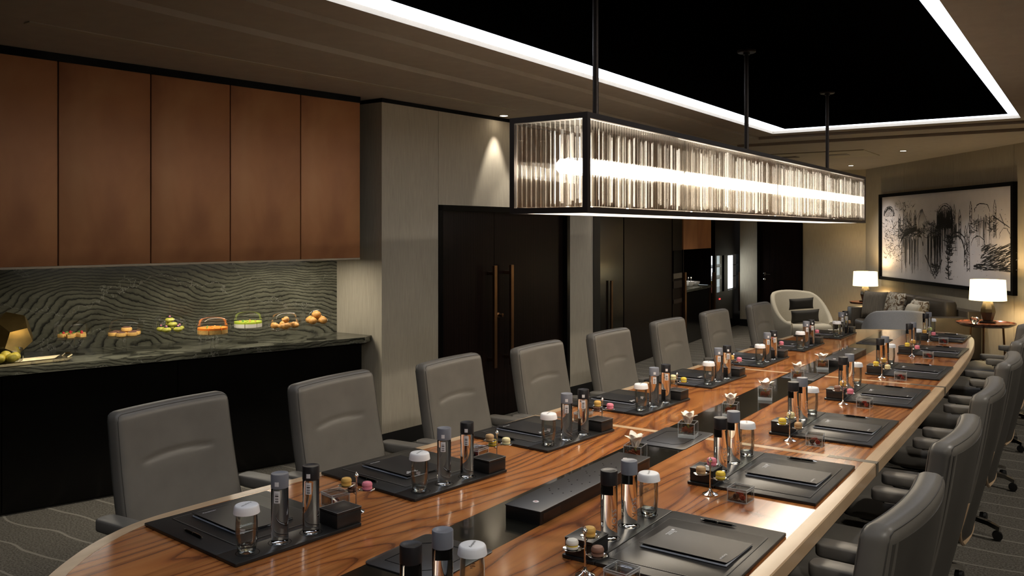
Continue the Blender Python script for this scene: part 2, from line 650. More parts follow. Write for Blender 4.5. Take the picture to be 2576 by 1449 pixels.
def text_mesh(body, size, mat, shear=0.0, spacing=1.0):
    k = ('text', body, size, mat, shear, spacing)
    if k in CACHE:
        return CACHE[k]
    c = bpy.data.curves.new('lettering', 'FONT')
    c.body = body
    c.size = size
    c.shear = shear
    c.space_character = spacing
    c.align_x = 'CENTER'
    c.align_y = 'CENTER'
    c.resolution_u = 2
    o = bpy.data.objects.new('lettering', c)
    COL.objects.link(o)
    me = bpy.data.meshes.new_from_object(o.evaluated_get(bpy.context.evaluated_depsgraph_get()))
    bpy.data.objects.remove(o)
    bpy.data.curves.remove(c)
    me.materials.clear()
    me.materials.append(MATS[mat])
    CACHE[k] = me
    return me


# ================================================================== THE ROOM
ZC = 2.89           # lower ceiling
ZK = 0.935          # counter height
TOPZ = 0.74         # table top
# --- floor
struct('floor', MB().box(-8.5, 3.0, -2.5, 18.5, -0.05, 0), 'carpet', 'dark taupe patterned carpet covering the whole room')

# --- ceiling: three shallow steps up to the black recess
HOLES = [(-3.90, 0.02, -0.3, 10.90), (-3.467, -0.42, 0.15, 10.45), (-3.215, -0.668, 0.4, 10.2)]
LEV = [(2.89, 2.925), (2.925, 2.957), (2.957, 2.99)]
OUT = (-8.5, 3.0, -2.5, 18.5)


def ring_boxes(mb, out, hole, z0, z1):
    X0, X1, Y0, Y1 = out
    x0, x1, y0, y1 = hole
    mb.box(X0, x0, Y0, Y1, z0, z1)
    mb.box(x1, X1, Y0, Y1, z0, z1)
    mb.box(x0, x1, Y0, y0, z0, z1)
    mb.box(x0, x1, y1, Y1, z0, z1)


cm = MB()
for i, (h, (z0, z1)) in enumerate(zip(HOLES, LEV)):
    ring_boxes(cm, OUT, h, z0, z1)
ceil = struct('ceiling', cm, 'ceiling_paint', 'taupe ceiling stepping up around a long rectangular recess')
bx = (-3.02, -0.77, 0.58, 10.02)
pan = obj('recess_panel', MB().box(*bx, 2.984, 3.03), 'black_ceiling', ceil, smooth=0)
obj('recess_lid', MB().box(-3.3, -0.6, 0.3, 10.3, 3.03, 3.06), 'black_ceiling', ceil, smooth=0)
cov = thing('cove_light', 'cool white light strip framing the black ceiling recess', 'light strip', (0, 0, 0))
hx = HOLES[2]
for q in ((hx[0], bx[0], hx[2], hx[3]), (bx[1], hx[1], hx[2], hx[3]), (bx[0], bx[1], hx[2], bx[2]), (bx[0], bx[1], bx[3], hx[3])):
    obj('light_strip', MB().box(*q, 2.988, 2.998), 'cove_led', cov, smooth=0)

# slot diffuser and ceiling panel
sd = thing('slot_diffuser', 'long pale slot diffuser set in ceiling above the copper cabinets', 'vent', (-4.64, 2.28, ZC))
dx, dy = (-4.37 + 4.64), (6.4 - 2.28)
ln = hypot(dx, dy)
o_ = obj('slot_bar', MB().box(-0.035, 0.035, 0, ln, -0.006, -0.0005), 'wall_fabric', sd, smooth=0)
o_.rotation_euler = (0, 0, -atan2(dx, dy))
hp = thing('ceiling_hatch', 'flat ceiling hatch with two small dark vents beyond the recess', 'hatch', (-3.2, 12.6, ZC))
obj('hatch_plate', MB().box(-0.9, 0.6, -0.5, 0.5, -0.012, 0), 'wall_fabric', hp, smooth=0)
for dx_ in (-0.55, 0.15):
    obj('vent', MB().box(dx_ - 0.14, dx_ + 0.14, -0.1, 0.1, -0.016, -0.012), 'dark_bronze', hp, smooth=0)

# --- wall lines (plan)
UL, UR = at(0, 5.05), at(907, 7.0)             # front of the copper cabinets
CL, CR = at(0, 5.35), at(907, 6.95)            # front of the counter
K0 = at(961, 7.05)                              # corner of the fabric wall
K1 = at(1330, 8.62)
kd = Vector((K1[0] - K0[0], K1[1] - K0[1], 0)).normalized()


def wl(y):                                      # fabric wall plane as X of Y
    return K0[0] + kd.x / kd.y * (y - K0[1])


def slab(mb, p, q, z0, z1, th):
    """vertical slab from plan point p to q, thickness to the left of p->q"""
    d = Vector((q[0] - p[0], q[1] - p[1])).normalized()
    n = Vector((-d.y, d.x)) * th
    return mb.prism([p, q, (q[0] + n.x, q[1] + n.y), (p[0] + n.x, p[1] + n.y)], z0, z1)


def extend(p, q, a, b):
    d = Vector((q[0] - p[0], q[1] - p[1])).normalized()
    return (p[0] - d.x * a, p[1] - d.y * a), (q[0] + d.x * b, q[1] + d.y * b)


def yat(x):                                     # Y on fabric wall plane for pixel column
    return on_line(x, K0, K1)[0][1]


YD0, YD1, YP = yat(1103), yat(1432), yat(1510)
DH = 2.03
wall = thing('wall_left', 'taupe fabric wall with dark double door', 'wall', (0, 0, 0), kind='structure')
ys = YD0


def P(y):
    return (wl(y), y)


obj('panel', slab(MB(), (wl(K0[1]), K0[1]), P(YD0 - 0.004), 0.13, ZC - 0.035, 0.30), 'wall_fabric', wall, smooth=0)
obj('panel', slab(MB(), P(YD0), P(YD0 + 1.02), DH + 0.0, ZC - 0.035, 0.30), 'wall_fabric', wall, smooth=0)
obj('panel', slab(MB(), P(YD0 + 1.024), P(YD1), DH + 0.0, ZC - 0.035, 0.30), 'wall_fabric', wall, smooth=0)
obj('panel', slab(MB(), P(YD1 + 0.004), P(YP), 0.13, ZC - 0.035, 0.30), 'wall_fabric', wall, smooth=0)
obj('shadow_gap', slab(MB(), P(K0[1] + 0.0), P(YP), ZC - 0.035, ZC, 0.30).box(K0[0] - 1.2, K0[0] - 0.29, K0[1], K0[1] + 0.1, ZC - 0.035, ZC), 'black_trim', wall, smooth=0)
bb = struct('baseboard_left', slab(slab(MB(), P(K0[1]), P(YD0 - 0.004), 0, 0.13, 0.31), P(YD1 + 0.004), P(YP), 0, 0.13, 0.31), 'black_satin', 'dark baseboard along the fabric wall')
# return beside the counter
struct('wall_return', MB().box(K0[0] - 1.9, K0[0] - 0.0, K0[1] - 0.003, K0[1] + 0.12, 0, ZC - 0.035), 'wall_fabric', 'taupe fabric return where counter meets the fabric wall')

# --- double door
dr = thing('door_1', 'dark glossy wooden double door with bronze bar pulls', 'door', (0, 0, 0), kind='structure')
ymid = on_line(1254, K0, K1)[0][1]


def inset(mb, y0, y1, z0, z1, d0, d1):
    """slab lying on the fabric wall plane, from depth d0 to d1 behind its face"""
    mb.prism([(wl(y0) - d0, y0), (wl(y1) - d0, y1), (wl(y1) - d1, y1), (wl(y0) - d1, y0)], z0, z1)
    return mb


for (y0, y1) in ((YD0 + 0.05, ymid - 0.003), (ymid + 0.003, YD1 - 0.05)):
    obj('door_leaf', inset(MB(), y0, y1, 0.01, DH - 0.05, 0.05, 0.1), 'dark_wood', dr, smooth=0)
obj('door_frame', inset(inset(inset(MB(), YD0, YD0 + 0.05, 0, DH, -0.01, 0.25), YD1 - 0.05, YD1, 0, DH, -0.01, 0.25), YD0, YD1, DH - 0.05, DH, -0.01, 0.25), 'black_gloss', dr, smooth=0)
for px_ in (1238, 1280):
    (hx_, hy_), ht = on_line(px_, K0, K1)
    z1_, z0_ = 1.47, 0.5
    g = MB().box(hx_ + 0.02, hx_ + 0.045, hy_ - 0.022, hy_ + 0.022, z0_, z1_)
    g.box(hx_ - 0.055, hx_ + 0.02, hy_ - 0.012, hy_ + 0.012, z0_ + 0.06, z0_ + 0.09).box(hx_ - 0.055, hx_ + 0.02, hy_ - 0.012, hy_ + 0.012, z1_ - 0.09, z1_ - 0.06)
    obj('bar_pull', g, 'bronze', dr, smooth=0)
(lx, ly), lt = on_line(1263, K0, K1)
lk = MB().lathe([(0.026, 0), (0.026, 0.008), (0.014, 0.012), (0.014, 0.05), (0.018, 0.052), (0.018, 0.06), (0.004, 0.062)], 16)
lk.xf(Matrix.Translation((lx - 0.05, ly, zat(793, lt))) @ Matrix.Rotation(pi / 2, 4, 'Y'))
obj('lock_knob', lk, 'bronze', dr)

# --- counter wall: splashback behind the counter
SL, SR = at(100, 6.15), at(907, 7.45)
sl, sr = extend(SL, SR, 2.2, 0.3)
struct('wall_splashback', slab(MB(), (sl[0] - 0.004, sl[1] + 0.002), (sr[0] - 0.004, sr[1] + 0.002), ZK + 0.0005, ZC, 0.2), 'marble', 'veined grey green marble splashback behind the glass domes')
# shadow gap above cabinets
ul, ur = extend(UL, UR, 2.0, 0.0)
struct('trim_1', slab(MB(), ul, (ur[0], ur[1]), ZC - 0.05, ZC, 0.3), 'black_trim', 'black shadow gap trim above the copper cabinets')

# --- dark tall cabinet run beyond the pier (left wall, set back)
D0, D1 = (-5.0, YP - 0.1), (-5.48, 13.3)
dd = Vector((D1[0] - D0[0], D1[1] - D0[1])).normalized()
BYL = 16.0


def dk(x):
    return on_line(x, D0, D1)[0]


def tall(name, label, xa, xb, z0, z1, mat, dep=0.45, handle=None, cat='cabinet'):
    p, q = dk(xa), dk(xb)
    t_ = thing(name, label, cat, (p[0], p[1], 0))
    M = Matrix.Translation((-p[0], -p[1], 0))
    obj('carcass', slab(MB(), (p[0] - 0.03, p[1]), (q[0] - 0.03, q[1]), z0, z1, dep).xf(M), 'black_satin', t_, smooth=0)
    e = 0.004
    obj('door', slab(MB(), (p[0] + dd.x * e, p[1] + dd.y * e), (q[0] - dd.x * e, q[1] - dd.y * e), z0 + e, z1 - e, 0.028).xf(M), mat, t_, smooth=0)
    if handle:
        (hx_, hy_) = dk(handle[0])
        t = on_line(handle[0], D0, D1)[1]
        obj('bar_pull', MB().box(hx_ + 0.02, hx_ + 0.04, hy_ - 0.02, hy_ + 0.02, zat(handle[2], t), zat(handle[1], t)).xf(M), 'bronze', t_, smooth=0)
    return t_


tall('tall_cabinet', 'narrow black tall cabinet with bronze pull just past the fabric pier', 1496, 1568, 0, 2.8, 'black_gloss', handle=(1533, 706, 829))
tall('tall_cabinet', 'wide glossy brown black tall cabinet door beside the lit pantry niche', 1570, 1690, 0, 2.8, 'dark_wood')
# oven column
ov = tall('oven_column', 'dark oven column with small glass windows beside the pantry niche', 1692, 1716, 0, 2.8, 'dark_wood', cat='oven')
p_ = dk(1704)
for (ya, yb, mname, mt) in ((630, 686, 'oven_glass', 'black_gloss'), (687, 700, 'oven_fascia', 'taupe_metal'), (706, 724, 'oven_window', 'dark_bronze'), (752, 762, 'oven_window', 'dark_bronze')):
    t = on_line(1704, D0, D1)[1]
    q0, q1 = dk(1693), dk(1714)
    obj(mname, slab(MB(), (q0[0] + 0.012, q0[1]), (q1[0] + 0.012, q1[1]), zat(yb, t), zat(ya, t), 0.02).xf(Matrix.Translation((-ov.location.x, -ov.location.y, 0))), mt, ov, smooth=0)
# pantry niche
n0, n1 = dk(1719), dk(1789)
nt_ = on_line(1755, D0, D1)[1]
nz0, nz1 = 0.87, 1.51
pb = thing('pantry_base_cabinet', 'black base cabinet under the pantry niche worktop', 'cabinet', (n0[0], n0[1], 0))
obj('carcass', slab(MB(), n0, n1, 0, nz0 - 0.04, 0.55).xf(Matrix.Translation((-n0[0], -n0[1], 0))), 'black_gloss', pb, smooth=0)
tag(obj('pantry_worktop', slab(MB(), (n0[0] + 0.02, n0[1] + 0.025), (n1[0] + 0.02, n1[1] - 0.025), nz0 - 0.04, nz0 - 0.001, 0.48), 'marble', smooth=0), 'small marble worktop carrying cups in the pantry niche', 'worktop')
struct('wall_niche', slab(slab(slab(MB(), (n0[0] - 0.5, n0[1]), (n1[0] - 0.5, n1[1]), nz0, nz1, 0.05), (n0[0] - 0.55, n0[1]), (n0[0], n0[1] - 0.001), nz0, nz1, 0.02), (n1[0], n1[1]), (n1[0] - 0.55, n1[1] + 0.001), nz0, nz1, 0.02), 'dark_wood', 'dark ribbed wood lining of the pantry niche')
nm = ((n0[0] + n1[0]) / 2, (n0[1] + n1[1]) / 2)
for a_, b_, lb in ((n0, nm, 'brown leather wall cabinet over the pantry niche, next to oven column'), (nm, n1, 'brown leather wall cabinet over the pantry niche, next to lit fridge')):
    t_ = thing('pantry_wall_cabinet', lb, 'cabinet', (a_[0], a_[1], nz1), group='pantry wall cabinets')
    M = Matrix.Translation((-a_[0], -a_[1], -nz1))
    obj('carcass', slab(MB(), (a_[0] - 0.03, a_[1]), (b_[0] - 0.03, b_[1]), nz1, 2.8, 0.45).xf(M), 'black_satin', t_, smooth=0)
    obj('door', slab(MB(), (a_[0], a_[1] + 0.004), (b_[0], b_[1] - 0.004), nz1, 2.8, 0.028).xf(M), 'copper_leather', t_, smooth=0)
light('niche_spot', 'SPOT', (nm[0] - 0.3, nm[1], nz1 - 0.02), 14, WARM2, aim=(nm[0] - 0.3, nm[1] + 0.02, 0), spot_size=radians(95), spot_blend=0.7)
# crockery in niche
for i, (px_, py_, rr, hh) in enumerate(((1727, 721, 0.075, 0.07), (1745, 719, 0.085, 0.085), (1756, 716, 0.07, 0.09), (1766, 716, 0.06, 0.07))):
    c = W(px_, py_ + 1, nz0)
    b = thing('serving_bowl', ['low white bowl of wrapped sweets at near end of pantry worktop', 'wide white porcelain bowl of cups on pantry worktop', 'white porcelain bowl with spoons on pantry worktop', 'small white bowl at far end of pantry worktop'][i], 'bowl', (n0[0] + (n1[0] - n0[0]) * (0.12 + 0.23 * i) - 0.2, n0[1] + (n1[1] - n0[1]) * (0.12 + 0.23 * i), nz0))
    obj('bowl_body', MB().lathe([(rr * 0.7, 0), (rr * 1.25, hh * 0.5), (rr * 1.35, hh), (rr * 1.28, hh), (rr * 1.1, hh * 0.5), (rr * 0.5, 0.015)], 20), 'porcelain', b)
    if i in (1, 2):
        for k in range(2):
            obj('spoon', MB().tube([(0.02 - 0.05 * k, 0, 0.02), (0.03 - 0.05 * k, 0.03, hh + 0.05)], 0.006, 6).ball((0.03 - 0.05 * k, 0.03, hh + 0.06), 0.014), 'silver', b)
# fridge
f0, f1 = dk(1799), dk(1866)
ft = on_line(1832, D0, D1)[1]
fr = thing('glass_door_fridge', 'tall black fridge with brightly lit glass door by the end wall', 'fridge', (f0[0], f0[1], 0))
M = Matrix.Translation((-f0[0], -f0[1], 0))
fzt, fzb = zat(641, ft), zat(730, ft)
obj('lower_body', slab(MB(), f0, f1, 0, fzb, 0.5).xf(M), 'black_gloss', fr, smooth=0)
obj('upper_body', slab(MB(), f0, f1, fzt, 2.8, 0.5).xf(M), 'dark_wood', fr, smooth=0)
obj('back_panel', slab(MB(), (f0[0] - 0.45, f0[1]), (f1[0] - 0.45, f1[1]), fzb, fzt, 0.05).xf(M), 'fridge_back', fr, smooth=0)
q0, q1, q2, q3 = dk(1803), dk(1822), dk(1831), dk(1858)
for a_, b_ in ((f0, q0), (q1, q2), (q3, f1)):
    obj('door_stile', slab(MB(), a_, b_, fzb, fzt, 0.05).xf(M), 'black_gloss', fr, smooth=0)
q4, q5 = dk(1835), dk(1847)
obj('light_strip', slab(MB(), (q4[0] - 0.03, q4[1]), (q5[0] - 0.03, q5[1]), fzb + 0.02, fzt - 0.02, 0.02).xf(M), 'fridge_led', fr, smooth=0)
obj('glass_pane', slab(MB(), (q0[0] - 0.02, q0[1]), (q1[0] - 0.02, q1[1]), fzb, fzt, 0.004).xf(M), 'clear_glass', fr, smooth=0)
for zz in (0.33, 0.66):
    obj('shelf', slab(MB(), (f0[0] - 0.1, f0[1]), (f1[0] - 0.1, f1[1]), fzb + (fzt - fzb) * zz, fzb + (fzt - fzb) * zz + 0.012, 0.35).xf(M), 'taupe_metal', fr, smooth=0)
ql = dk(1810)
obj('indicator', MB().box(ql[0] - 0.01, ql[0] + 0.01, ql[1] - 0.02, ql[1] + 0.02, zat(748, ft), zat(745, ft)).xf(M), 'red_led', fr, smooth=0)
for i, (c, xx) in enumerate((('raspberry', 1806), ('citrus', 1811), ('leaf_green', 1816))):
    q = dk(xx)
    tag(obj('juice_bottle', MB().lathe([(0.035, 0), (0.035, 0.14), (0.015, 0.18), (0.015, 0.2)], 12), c, None, (q[0] - 0.15, q[1], fzb)), ['red', 'yellow', 'green'][i] + ' juice bottle standing inside the lit fridge', 'bottle')
for xx in (1718, 1792, 1865):
    q = dk(xx)
    t = on_line(xx, D0, D1)[1]
    tag(obj('pantry_pull', MB().box(q[0] + 0.005, q[0] + 0.05, q[1] - 0.03, q[1] + 0.03, 0.25, zat(685, t)), 'bronze', smooth=0), {1718: 'thin bronze edge pull between oven column and pantry niche', 1792: 'bronze bar pull between pantry niche and lit fridge', 1865: 'bronze bar pull at fridge side by end wall'}[xx], 'pull')
struct('wall_left_far', slab(MB(), (D0[0] - 0.9, D0[1] - 0.3), (-6.75, 18.3), 0, ZC, 0.2), 'dark_wood', 'dark wall behind the tall cabinet run')
struct('trim_2', slab(slab(MB(), (wl(YP), YP), (D0[0] - 0.6, YP + 0.01), 0, ZC, 0.15), D0, dk(1868), 2.8, ZC, 0.4), 'black_satin', 'black return and soffit over tall cabinets')

# --- end wall with dark door
we = thing('wall_end', 'taupe fabric end wall beside dark door', 'wall', (0, 0, 0), kind='structure')


def onY(x, Y):
    r = ray(x)
    return r[0] / r[1] * Y


ex0, ex1, ex2 = onY(1868, BYL), onY(1905, BYL), onY(2020, BYL)
CORN = (onY(2178, BYL), BYL)
obj('panel', MB().box(ex0 - 0.05, ex1, BYL, BYL + 0.2, 0.13, ZC), 'wall_fabric', we, smooth=0)
obj('panel', MB().box(ex1, ex2, BYL, BYL + 0.2, 2.05, ZC), 'wall_fabric', we, smooth=0)
obj('panel', MB().box(ex2, CORN[0], BYL, BYL + 0.2, 0.13, ZC), 'wall_fabric', we, smooth=0)
struct('baseboard_end', MB().box(ex0 - 0.05, ex1, BYL - 0.012, BYL + 0.2, 0, 0.13).box(ex2, CORN[0], BYL - 0.012, BYL + 0.2, 0, 0.13), 'black_satin', 'black baseboard under the end wall')
d2 = thing('door_2', 'plain black door with lever handle in end wall', 'door', (0, 0, 0), kind='structure')
obj('door_leaf', MB().box(ex1 + 0.05, ex2 - 0.02, BYL + 0.04, BYL + 0.09, 0, 2.03), 'dark_wood', d2, smooth=0)
obj('door_frame', MB().box(ex1, ex1 + 0.05, BYL - 0.01, BYL + 0.12, 0, 2.05).box(ex2 - 0.02, ex2, BYL - 0.01, BYL + 0.12, 0, 2.05).box(ex1, ex2, BYL - 0.01, BYL + 0.12, 2.03, 2.05), 'black_gloss', d2, smooth=0)
td = BYL / ray(1920)[1]
hx_ = onY(1922, BYL)
hz = zat(689, td)
obj('lever_handle', MB().tube([(hx_, BYL + 0.04, hz), (hx_, BYL - 0.03, hz), (hx_ + 0.13, BYL - 0.03, hz)], 0.012, 8).ball((hx_, BYL + 0.03, hz), 0.03, 0.015, 0.03).ball((hx_, BYL + 0.03, hz - 0.1), 0.028, 0.02, 0.028), 'chrome', d2)

# --- painting wall, running off on the diagonal
WD = Vector((-2.6, 3.7)).normalized()
wn = Vector((-WD.y, WD.x))          # into the room? checked below
if wn.dot(Vector((0.8, -12.3))) < 0:
    wn = -wn
PWo = Vector((-0.8, 12.3))


def pw(x):
    q, t = on_line(x, tuple(PWo), (PWo.x + WD.x, PWo.y + WD.y))
    return Vector(q), t


wp = thing('wall_right', 'taupe fabric wall behind the sofa and framed drawing', 'wall', (0, 0, 0), kind='structure')
cuts = [PWo - WD * 5.5] + [pw(x)[0] for x in (2551, 2398, 2274)] + [Vector(CORN)]
for a_, b_ in zip(cuts[:-1], cuts[1:]):
    e = WD * 0.003
    a2, b2 = a_ + e, b_ - e
    bk = -wn * 0.15
    obj('panel', MB().prism([tuple(a2), tuple(b2), tuple(b2 + bk), tuple(a2 + bk)], 0.0, ZC), 'wall_fabric', wp, smooth=0)
# walls out of sight close the room
struct('wall_front', MB().box(-8.5, 3.0, -2.5, -2.35, 0, ZC), 'wall_fabric', 'taupe wall behind the viewer')
struct('wall_window_side', MB().box(2.4, 2.55, -2.5, 12.0, 0, ZC), 'wall_fabric', 'taupe wall running beside the empty chair row')
struct('wall_counter_end', MB().box(-8.5, -8.35, -2.5, 5.0, 0, ZC), 'wall_fabric', 'taupe wall beyond the end of the counter')

# --- framed drawing
pa, ta = pw(2219)
pb_, tb = pw(2560)
plen = (pa - pb_).length
pz0, pz1 = (zat(708, ta) + zat(736, tb)) / 2, (zat(490, ta) + zat(456, tb)) / 2
pf = thing('framed_drawing', 'large ink drawing of ruined towers in black frame above the sofa', 'picture', (pb_.x + wn.x * 0.001, pb_.y + wn.y * 0.001, pz0), atan2(WD.y, WD.x))
# local: x along wall (away), y = into wall or room
sgn = 1 if Vector((-WD.y, WD.x)).dot(wn) > 0 else -1
ph = pz1 - pz0


def ybox(mb, x0, x1, d0, d1, z0, z1):
    ys_ = sorted((sgn * d0, sgn * d1))
    return mb.box(x0, x1, ys_[0], ys_[1], z0, z1)


fw = 0.05
obj('frame', ybox(ybox(ybox(ybox(MB(), 0, fw, 0, 0.06, 0, ph), plen - fw, plen, 0, 0.06, 0, ph), fw, plen - fw, 0, 0.06, 0, fw), fw, plen - fw, 0, 0.06, ph - fw, ph), 'black_trim', pf, smooth=0)
art = obj('paper_sheet', ybox(MB(), fw, plen - fw, 0.005, 0.02, fw, ph - fw), 'art_paper', pf, smooth=0)
ink = MB()
# drawing coordinates: u 0..1 left to right as seen (left end is far), v 0..1 bottom to top
aw, ah = plen - 2 * fw, ph - 2 * fw


def IP(u, v):
    return (plen - fw - u * aw, sgn * 0.0215, fw + v * ah)


def stroke(u0, v0, u1, v1, wd=0.0022):
    p, q = Vector(IP(u0, v0)), Vector(IP(u1, v1))
    d = q - p
    if d.length < 1e-4:
        return
    n = Vector((-d.z, 0, d.x)).normalized() * wd * 1.5
    w2 = R.uniform(0.3, 1.1)
    ink.add([p - n, p + n, q + n * w2, q - n * w2], [(0, 1, 2, 3)])


def arc(u, v, ru, rv, a0=0, a1=pi, wd=0.003, n=14, jit=0.004):
    pts = [(u + ru * cos(a0 + (a1 - a0) * i / n) + R.uniform(-jit, jit), v + rv * sin(a0 + (a1 - a0) * i / n) + R.uniform(-jit, jit)) for i in range(n + 1)]
    for a_, b_ in zip(pts[:-1], pts[1:]):
        stroke(*a_, *b_, wd * R.uniform(0.6, 1.5))


def drips(u0, u1, vt, vb, n, wd=0.0028):
    for _ in range(n):
        u = R.uniform(u0, u1)
        t = vt + R.uniform(-0.04, 0.04)
        stroke(u, t, u + R.uniform(-0.004, 0.004), t - (t - vb) * R.uniform(0.2, 1.0), wd * R.uniform(0.4, 1.5))


def tower(u, vb, vt, wd_, n=18, spire=0.06):
    for k in range(n):
        v = R.uniform(vb, vt)
        stroke(u + R.uniform(-wd_, wd_), v, u + R.uniform(-wd_, wd_), v + R.uniform(-0.05, 0.05), 0.0022)
    for s_ in (-1, 1):
        stroke(u + s_ * wd_, vb, u + s_ * wd_ * 0.9, vt, 0.003)
        stroke(u + s_ * wd_, vt, u, vt + spire, 0.003)


def hatch(u0, u1, v0, v1, n, wd=0.002, ang=None, ln_=0.06):
    for _ in range(n):
        u, v = R.uniform(u0, u1), R.uniform(v0, v1)
        a = ang if ang is not None else R.uniform(0, pi)
        l = ln_ * R.uniform(0.3, 1)
        stroke(u, v, u + l * 0.6 * cos(a), v + l * sin(a), wd * R.uniform(0.5, 1.6))


arc(0.07, 0.76, 0.045, 0.1, 0, pi, 0.011)
arc(0.07, 0.76, 0.05, 0.12, 0, pi, 0.005)
for k in range(5):
    arc(0.07, 0.75, 0.01 + 0.007 * k, 0.02 + 0.018 * k, 0, pi, 0.002)
hatch(0.02, 0.12, 0.38, 0.72, 70)
for u, vb, vt in ((0.215, 0.5, 0.86), (0.24, 0.55, 0.74), (0.27, 0.55, 0.76), (0.31, 0.6, 0.76), (0.17, 0.5, 0.72)):
    tower(u, vb, vt, 0.011, 40)
hatch(0.1, 0.3, 0.45, 0.7, 150)
hatch(0.12, 0.3, 0.82, 0.92, 40, 0.0012)
for u0 in (0.34, 0.37):
    stroke(0.36, 0.82, u0 - 0.03, 0.68, 0.003)
for k in range(7):
    stroke(0.37, 0.83, 0.33 + 0.013 * k, 0.69, 0.0022)
for s_ in (0.34, 0.385):
    stroke(s_, 0.68, s_, 0.42, 0.0025)
for k in range(26):
    a_ = k / 25.0
    stroke(0.17 + 0.02 * a_, 0.4 + 0.1 * a_, 0.22 + 0.12 * a_, 0.58 + 0.03 * sin(a_ * 3), 0.003)
arc(0.27, 0.38, 0.11, 0.22, 0.1, pi, 0.006)
hatch(0.18, 0.38, 0.5, 0.6, 160, 0.003)
drips(0.19, 0.34, 0.5, 0.06, 70)
arc(0.55, 0.73, 0.05, 0.12, 0, pi, 0.006)
arc(0.55, 0.73, 0.058, 0.14, 0, pi, 0.003)
hatch(0.5, 0.6, 0.73, 0.83, 60, 0.0012)
hatch(0.49, 0.61, 0.58, 0.72, 330, 0.0042, pi / 2, 0.12)
drips(0.44, 0.64, 0.62, 0.3, 110, 0.003)
for u in (0.42, 0.445, 0.475, 0.495, 0.515):
    drips(u - 0.006, u + 0.006, 0.5, 0.1, 22, 0.003)
stroke(0.395, 0.3, 0.475, 0.04, 0.008)
stroke(0.53, 0.26, 0.475, 0.04, 0.008)
hatch(0.45, 0.5, 0.07, 0.2, 60, 0.003)
hatch(0.38, 0.52, 0.48, 0.66, 130, 0.0028)
arc(0.64, 0.32, 0.055, 0.2, 0, pi, 0.009)
arc(0.64, 0.32, 0.075, 0.24, 0.2, pi, 0.006)
hatch(0.56, 0.61, 0.3, 0.52, 130, 0.004)
stroke(0.575, 0.3, 0.58, 0.05, 0.009)
hatch(0.57, 0.585, 0.05, 0.28, 50, 0.003)
for u, vb, vt in ((0.735, 0.55, 0.8), (0.89, 0.5, 0.8), (0.62, 0.55, 0.78), (0.66, 0.5, 0.72), (0.72, 0.15, 0.58), (0.7, 0.2, 0.55)):
    tower(u, vb, vt, 0.009, 46, 0.08)
arc(0.81, 0.76, 0.05, 0.09, 0, pi, 0.004)
drips(0.76, 0.87, 0.7, 0.4, 40, 0.0025)
hatch(0.75, 0.79, 0.55, 0.68, 40)
hatch(0.85, 0.9, 0.55, 0.7, 50)
arc(0.785, 0.42, 0.045, 0.1, 0, pi, 0.004)
hatch(0.8, 0.99, 0.22, 0.42, 230, 0.003, 0.5, 0.07)
hatch(0.75, 0.99, 0.18, 0.24, 130, 0.003, 0.05, 0.06)
for k in range(6):
    stroke(0.86, 0.28 + 0.015 * k, 0.99, 0.36 + 0.02 * k, 0.003)
stroke(0.88, 0.72, 0.98, 0.6, 0.005)
stroke(0.92, 0.74, 0.95, 0.62, 0.003)
arc(0.95, 0.5, 0.03, 0.1, 0, pi, 0.003)
hatch(0.03, 0.2, 0.2, 0.4, 70, 0.002)
for _ in range(160):
    u, v = R.uniform(0.03, 0.97), R.uniform(0.08, 0.85)
    stroke(u, v, u + 0.003, v + 0.004, 0.0025)
obj('ink_drawing', ink, 'ink', pf, smooth=0)


# ================================================================== COPPER CABINETS, COUNTER
cut = [on_line(x, UL, UR)[0] for x in (-110, 147, 380, 580, 757, 907)]
LBL = ['dark copper leather wall cabinet, fifth from the fabric wall', 'broad copper leather wall cabinet, fourth from the fabric wall', 'copper leather wall cabinet, third from the fabric wall',
       'copper leather wall cabinet, second from the fabric wall', 'copper leather wall cabinet meeting the fabric wall return']
for i in range(5):
    a_, b_ = cut[i], cut[i + 1]
    L = hypot(b_[0] - a_[0], b_[1] - a_[1])
    rz = atan2(b_[1] - a_[1], b_[0] - a_[0])
    t_ = thing('wall_cabinet', LBL[i], 'cabinet', (a_[0], a_[1], 1.58), rz, 'copper wall cabinets over the counter')
    obj('carcass', MB().box(0, L, 0.024, 0.33, 0.0, 1.26), 'black_satin', t_, smooth=0)
    obj('door', MB().rbox(L / 2, 0.014, 0.0, 1.26, L - 0.007, 0.024, 0.004, 0.003, 2), 'copper_leather', t_)
    obj('light_rail', MB().box(0, L, 0.006, 0.024, -0.014, 0.0), 'taupe_metal', t_, smooth=0)
# under-cabinet light
um = ((cut[0][0] + cut[-1][0]) / 2, (cut[0][1] + cut[-1][1]) / 2)
ua = atan2(cut[-1][1] - cut[0][1], cut[-1][0] - cut[0][0])
ul_ = hypot(cut[-1][0] - cut[0][0], cut[-1][1] - cut[0][1])
uo = thing('under_cabinet_light', 'warm strip light fixed beneath the copper cabinets', 'light strip', (cut[0][0], cut[0][1], 1.58), ua)
obj('lens', MB().box(0.6, ul_ - 0.2, 0.10, 0.125, -0.006, 0.0), 'strip_led', uo, smooth=0)
light('under_cabinet_glow', 'AREA', (um[0] - 0.1, um[1] + 0.12, 1.56), 13, (1.0, 0.92, 0.77), rot=(0, 0, ua), shape='RECTANGLE', size=ul_ * 0.8, size_y=0.05)

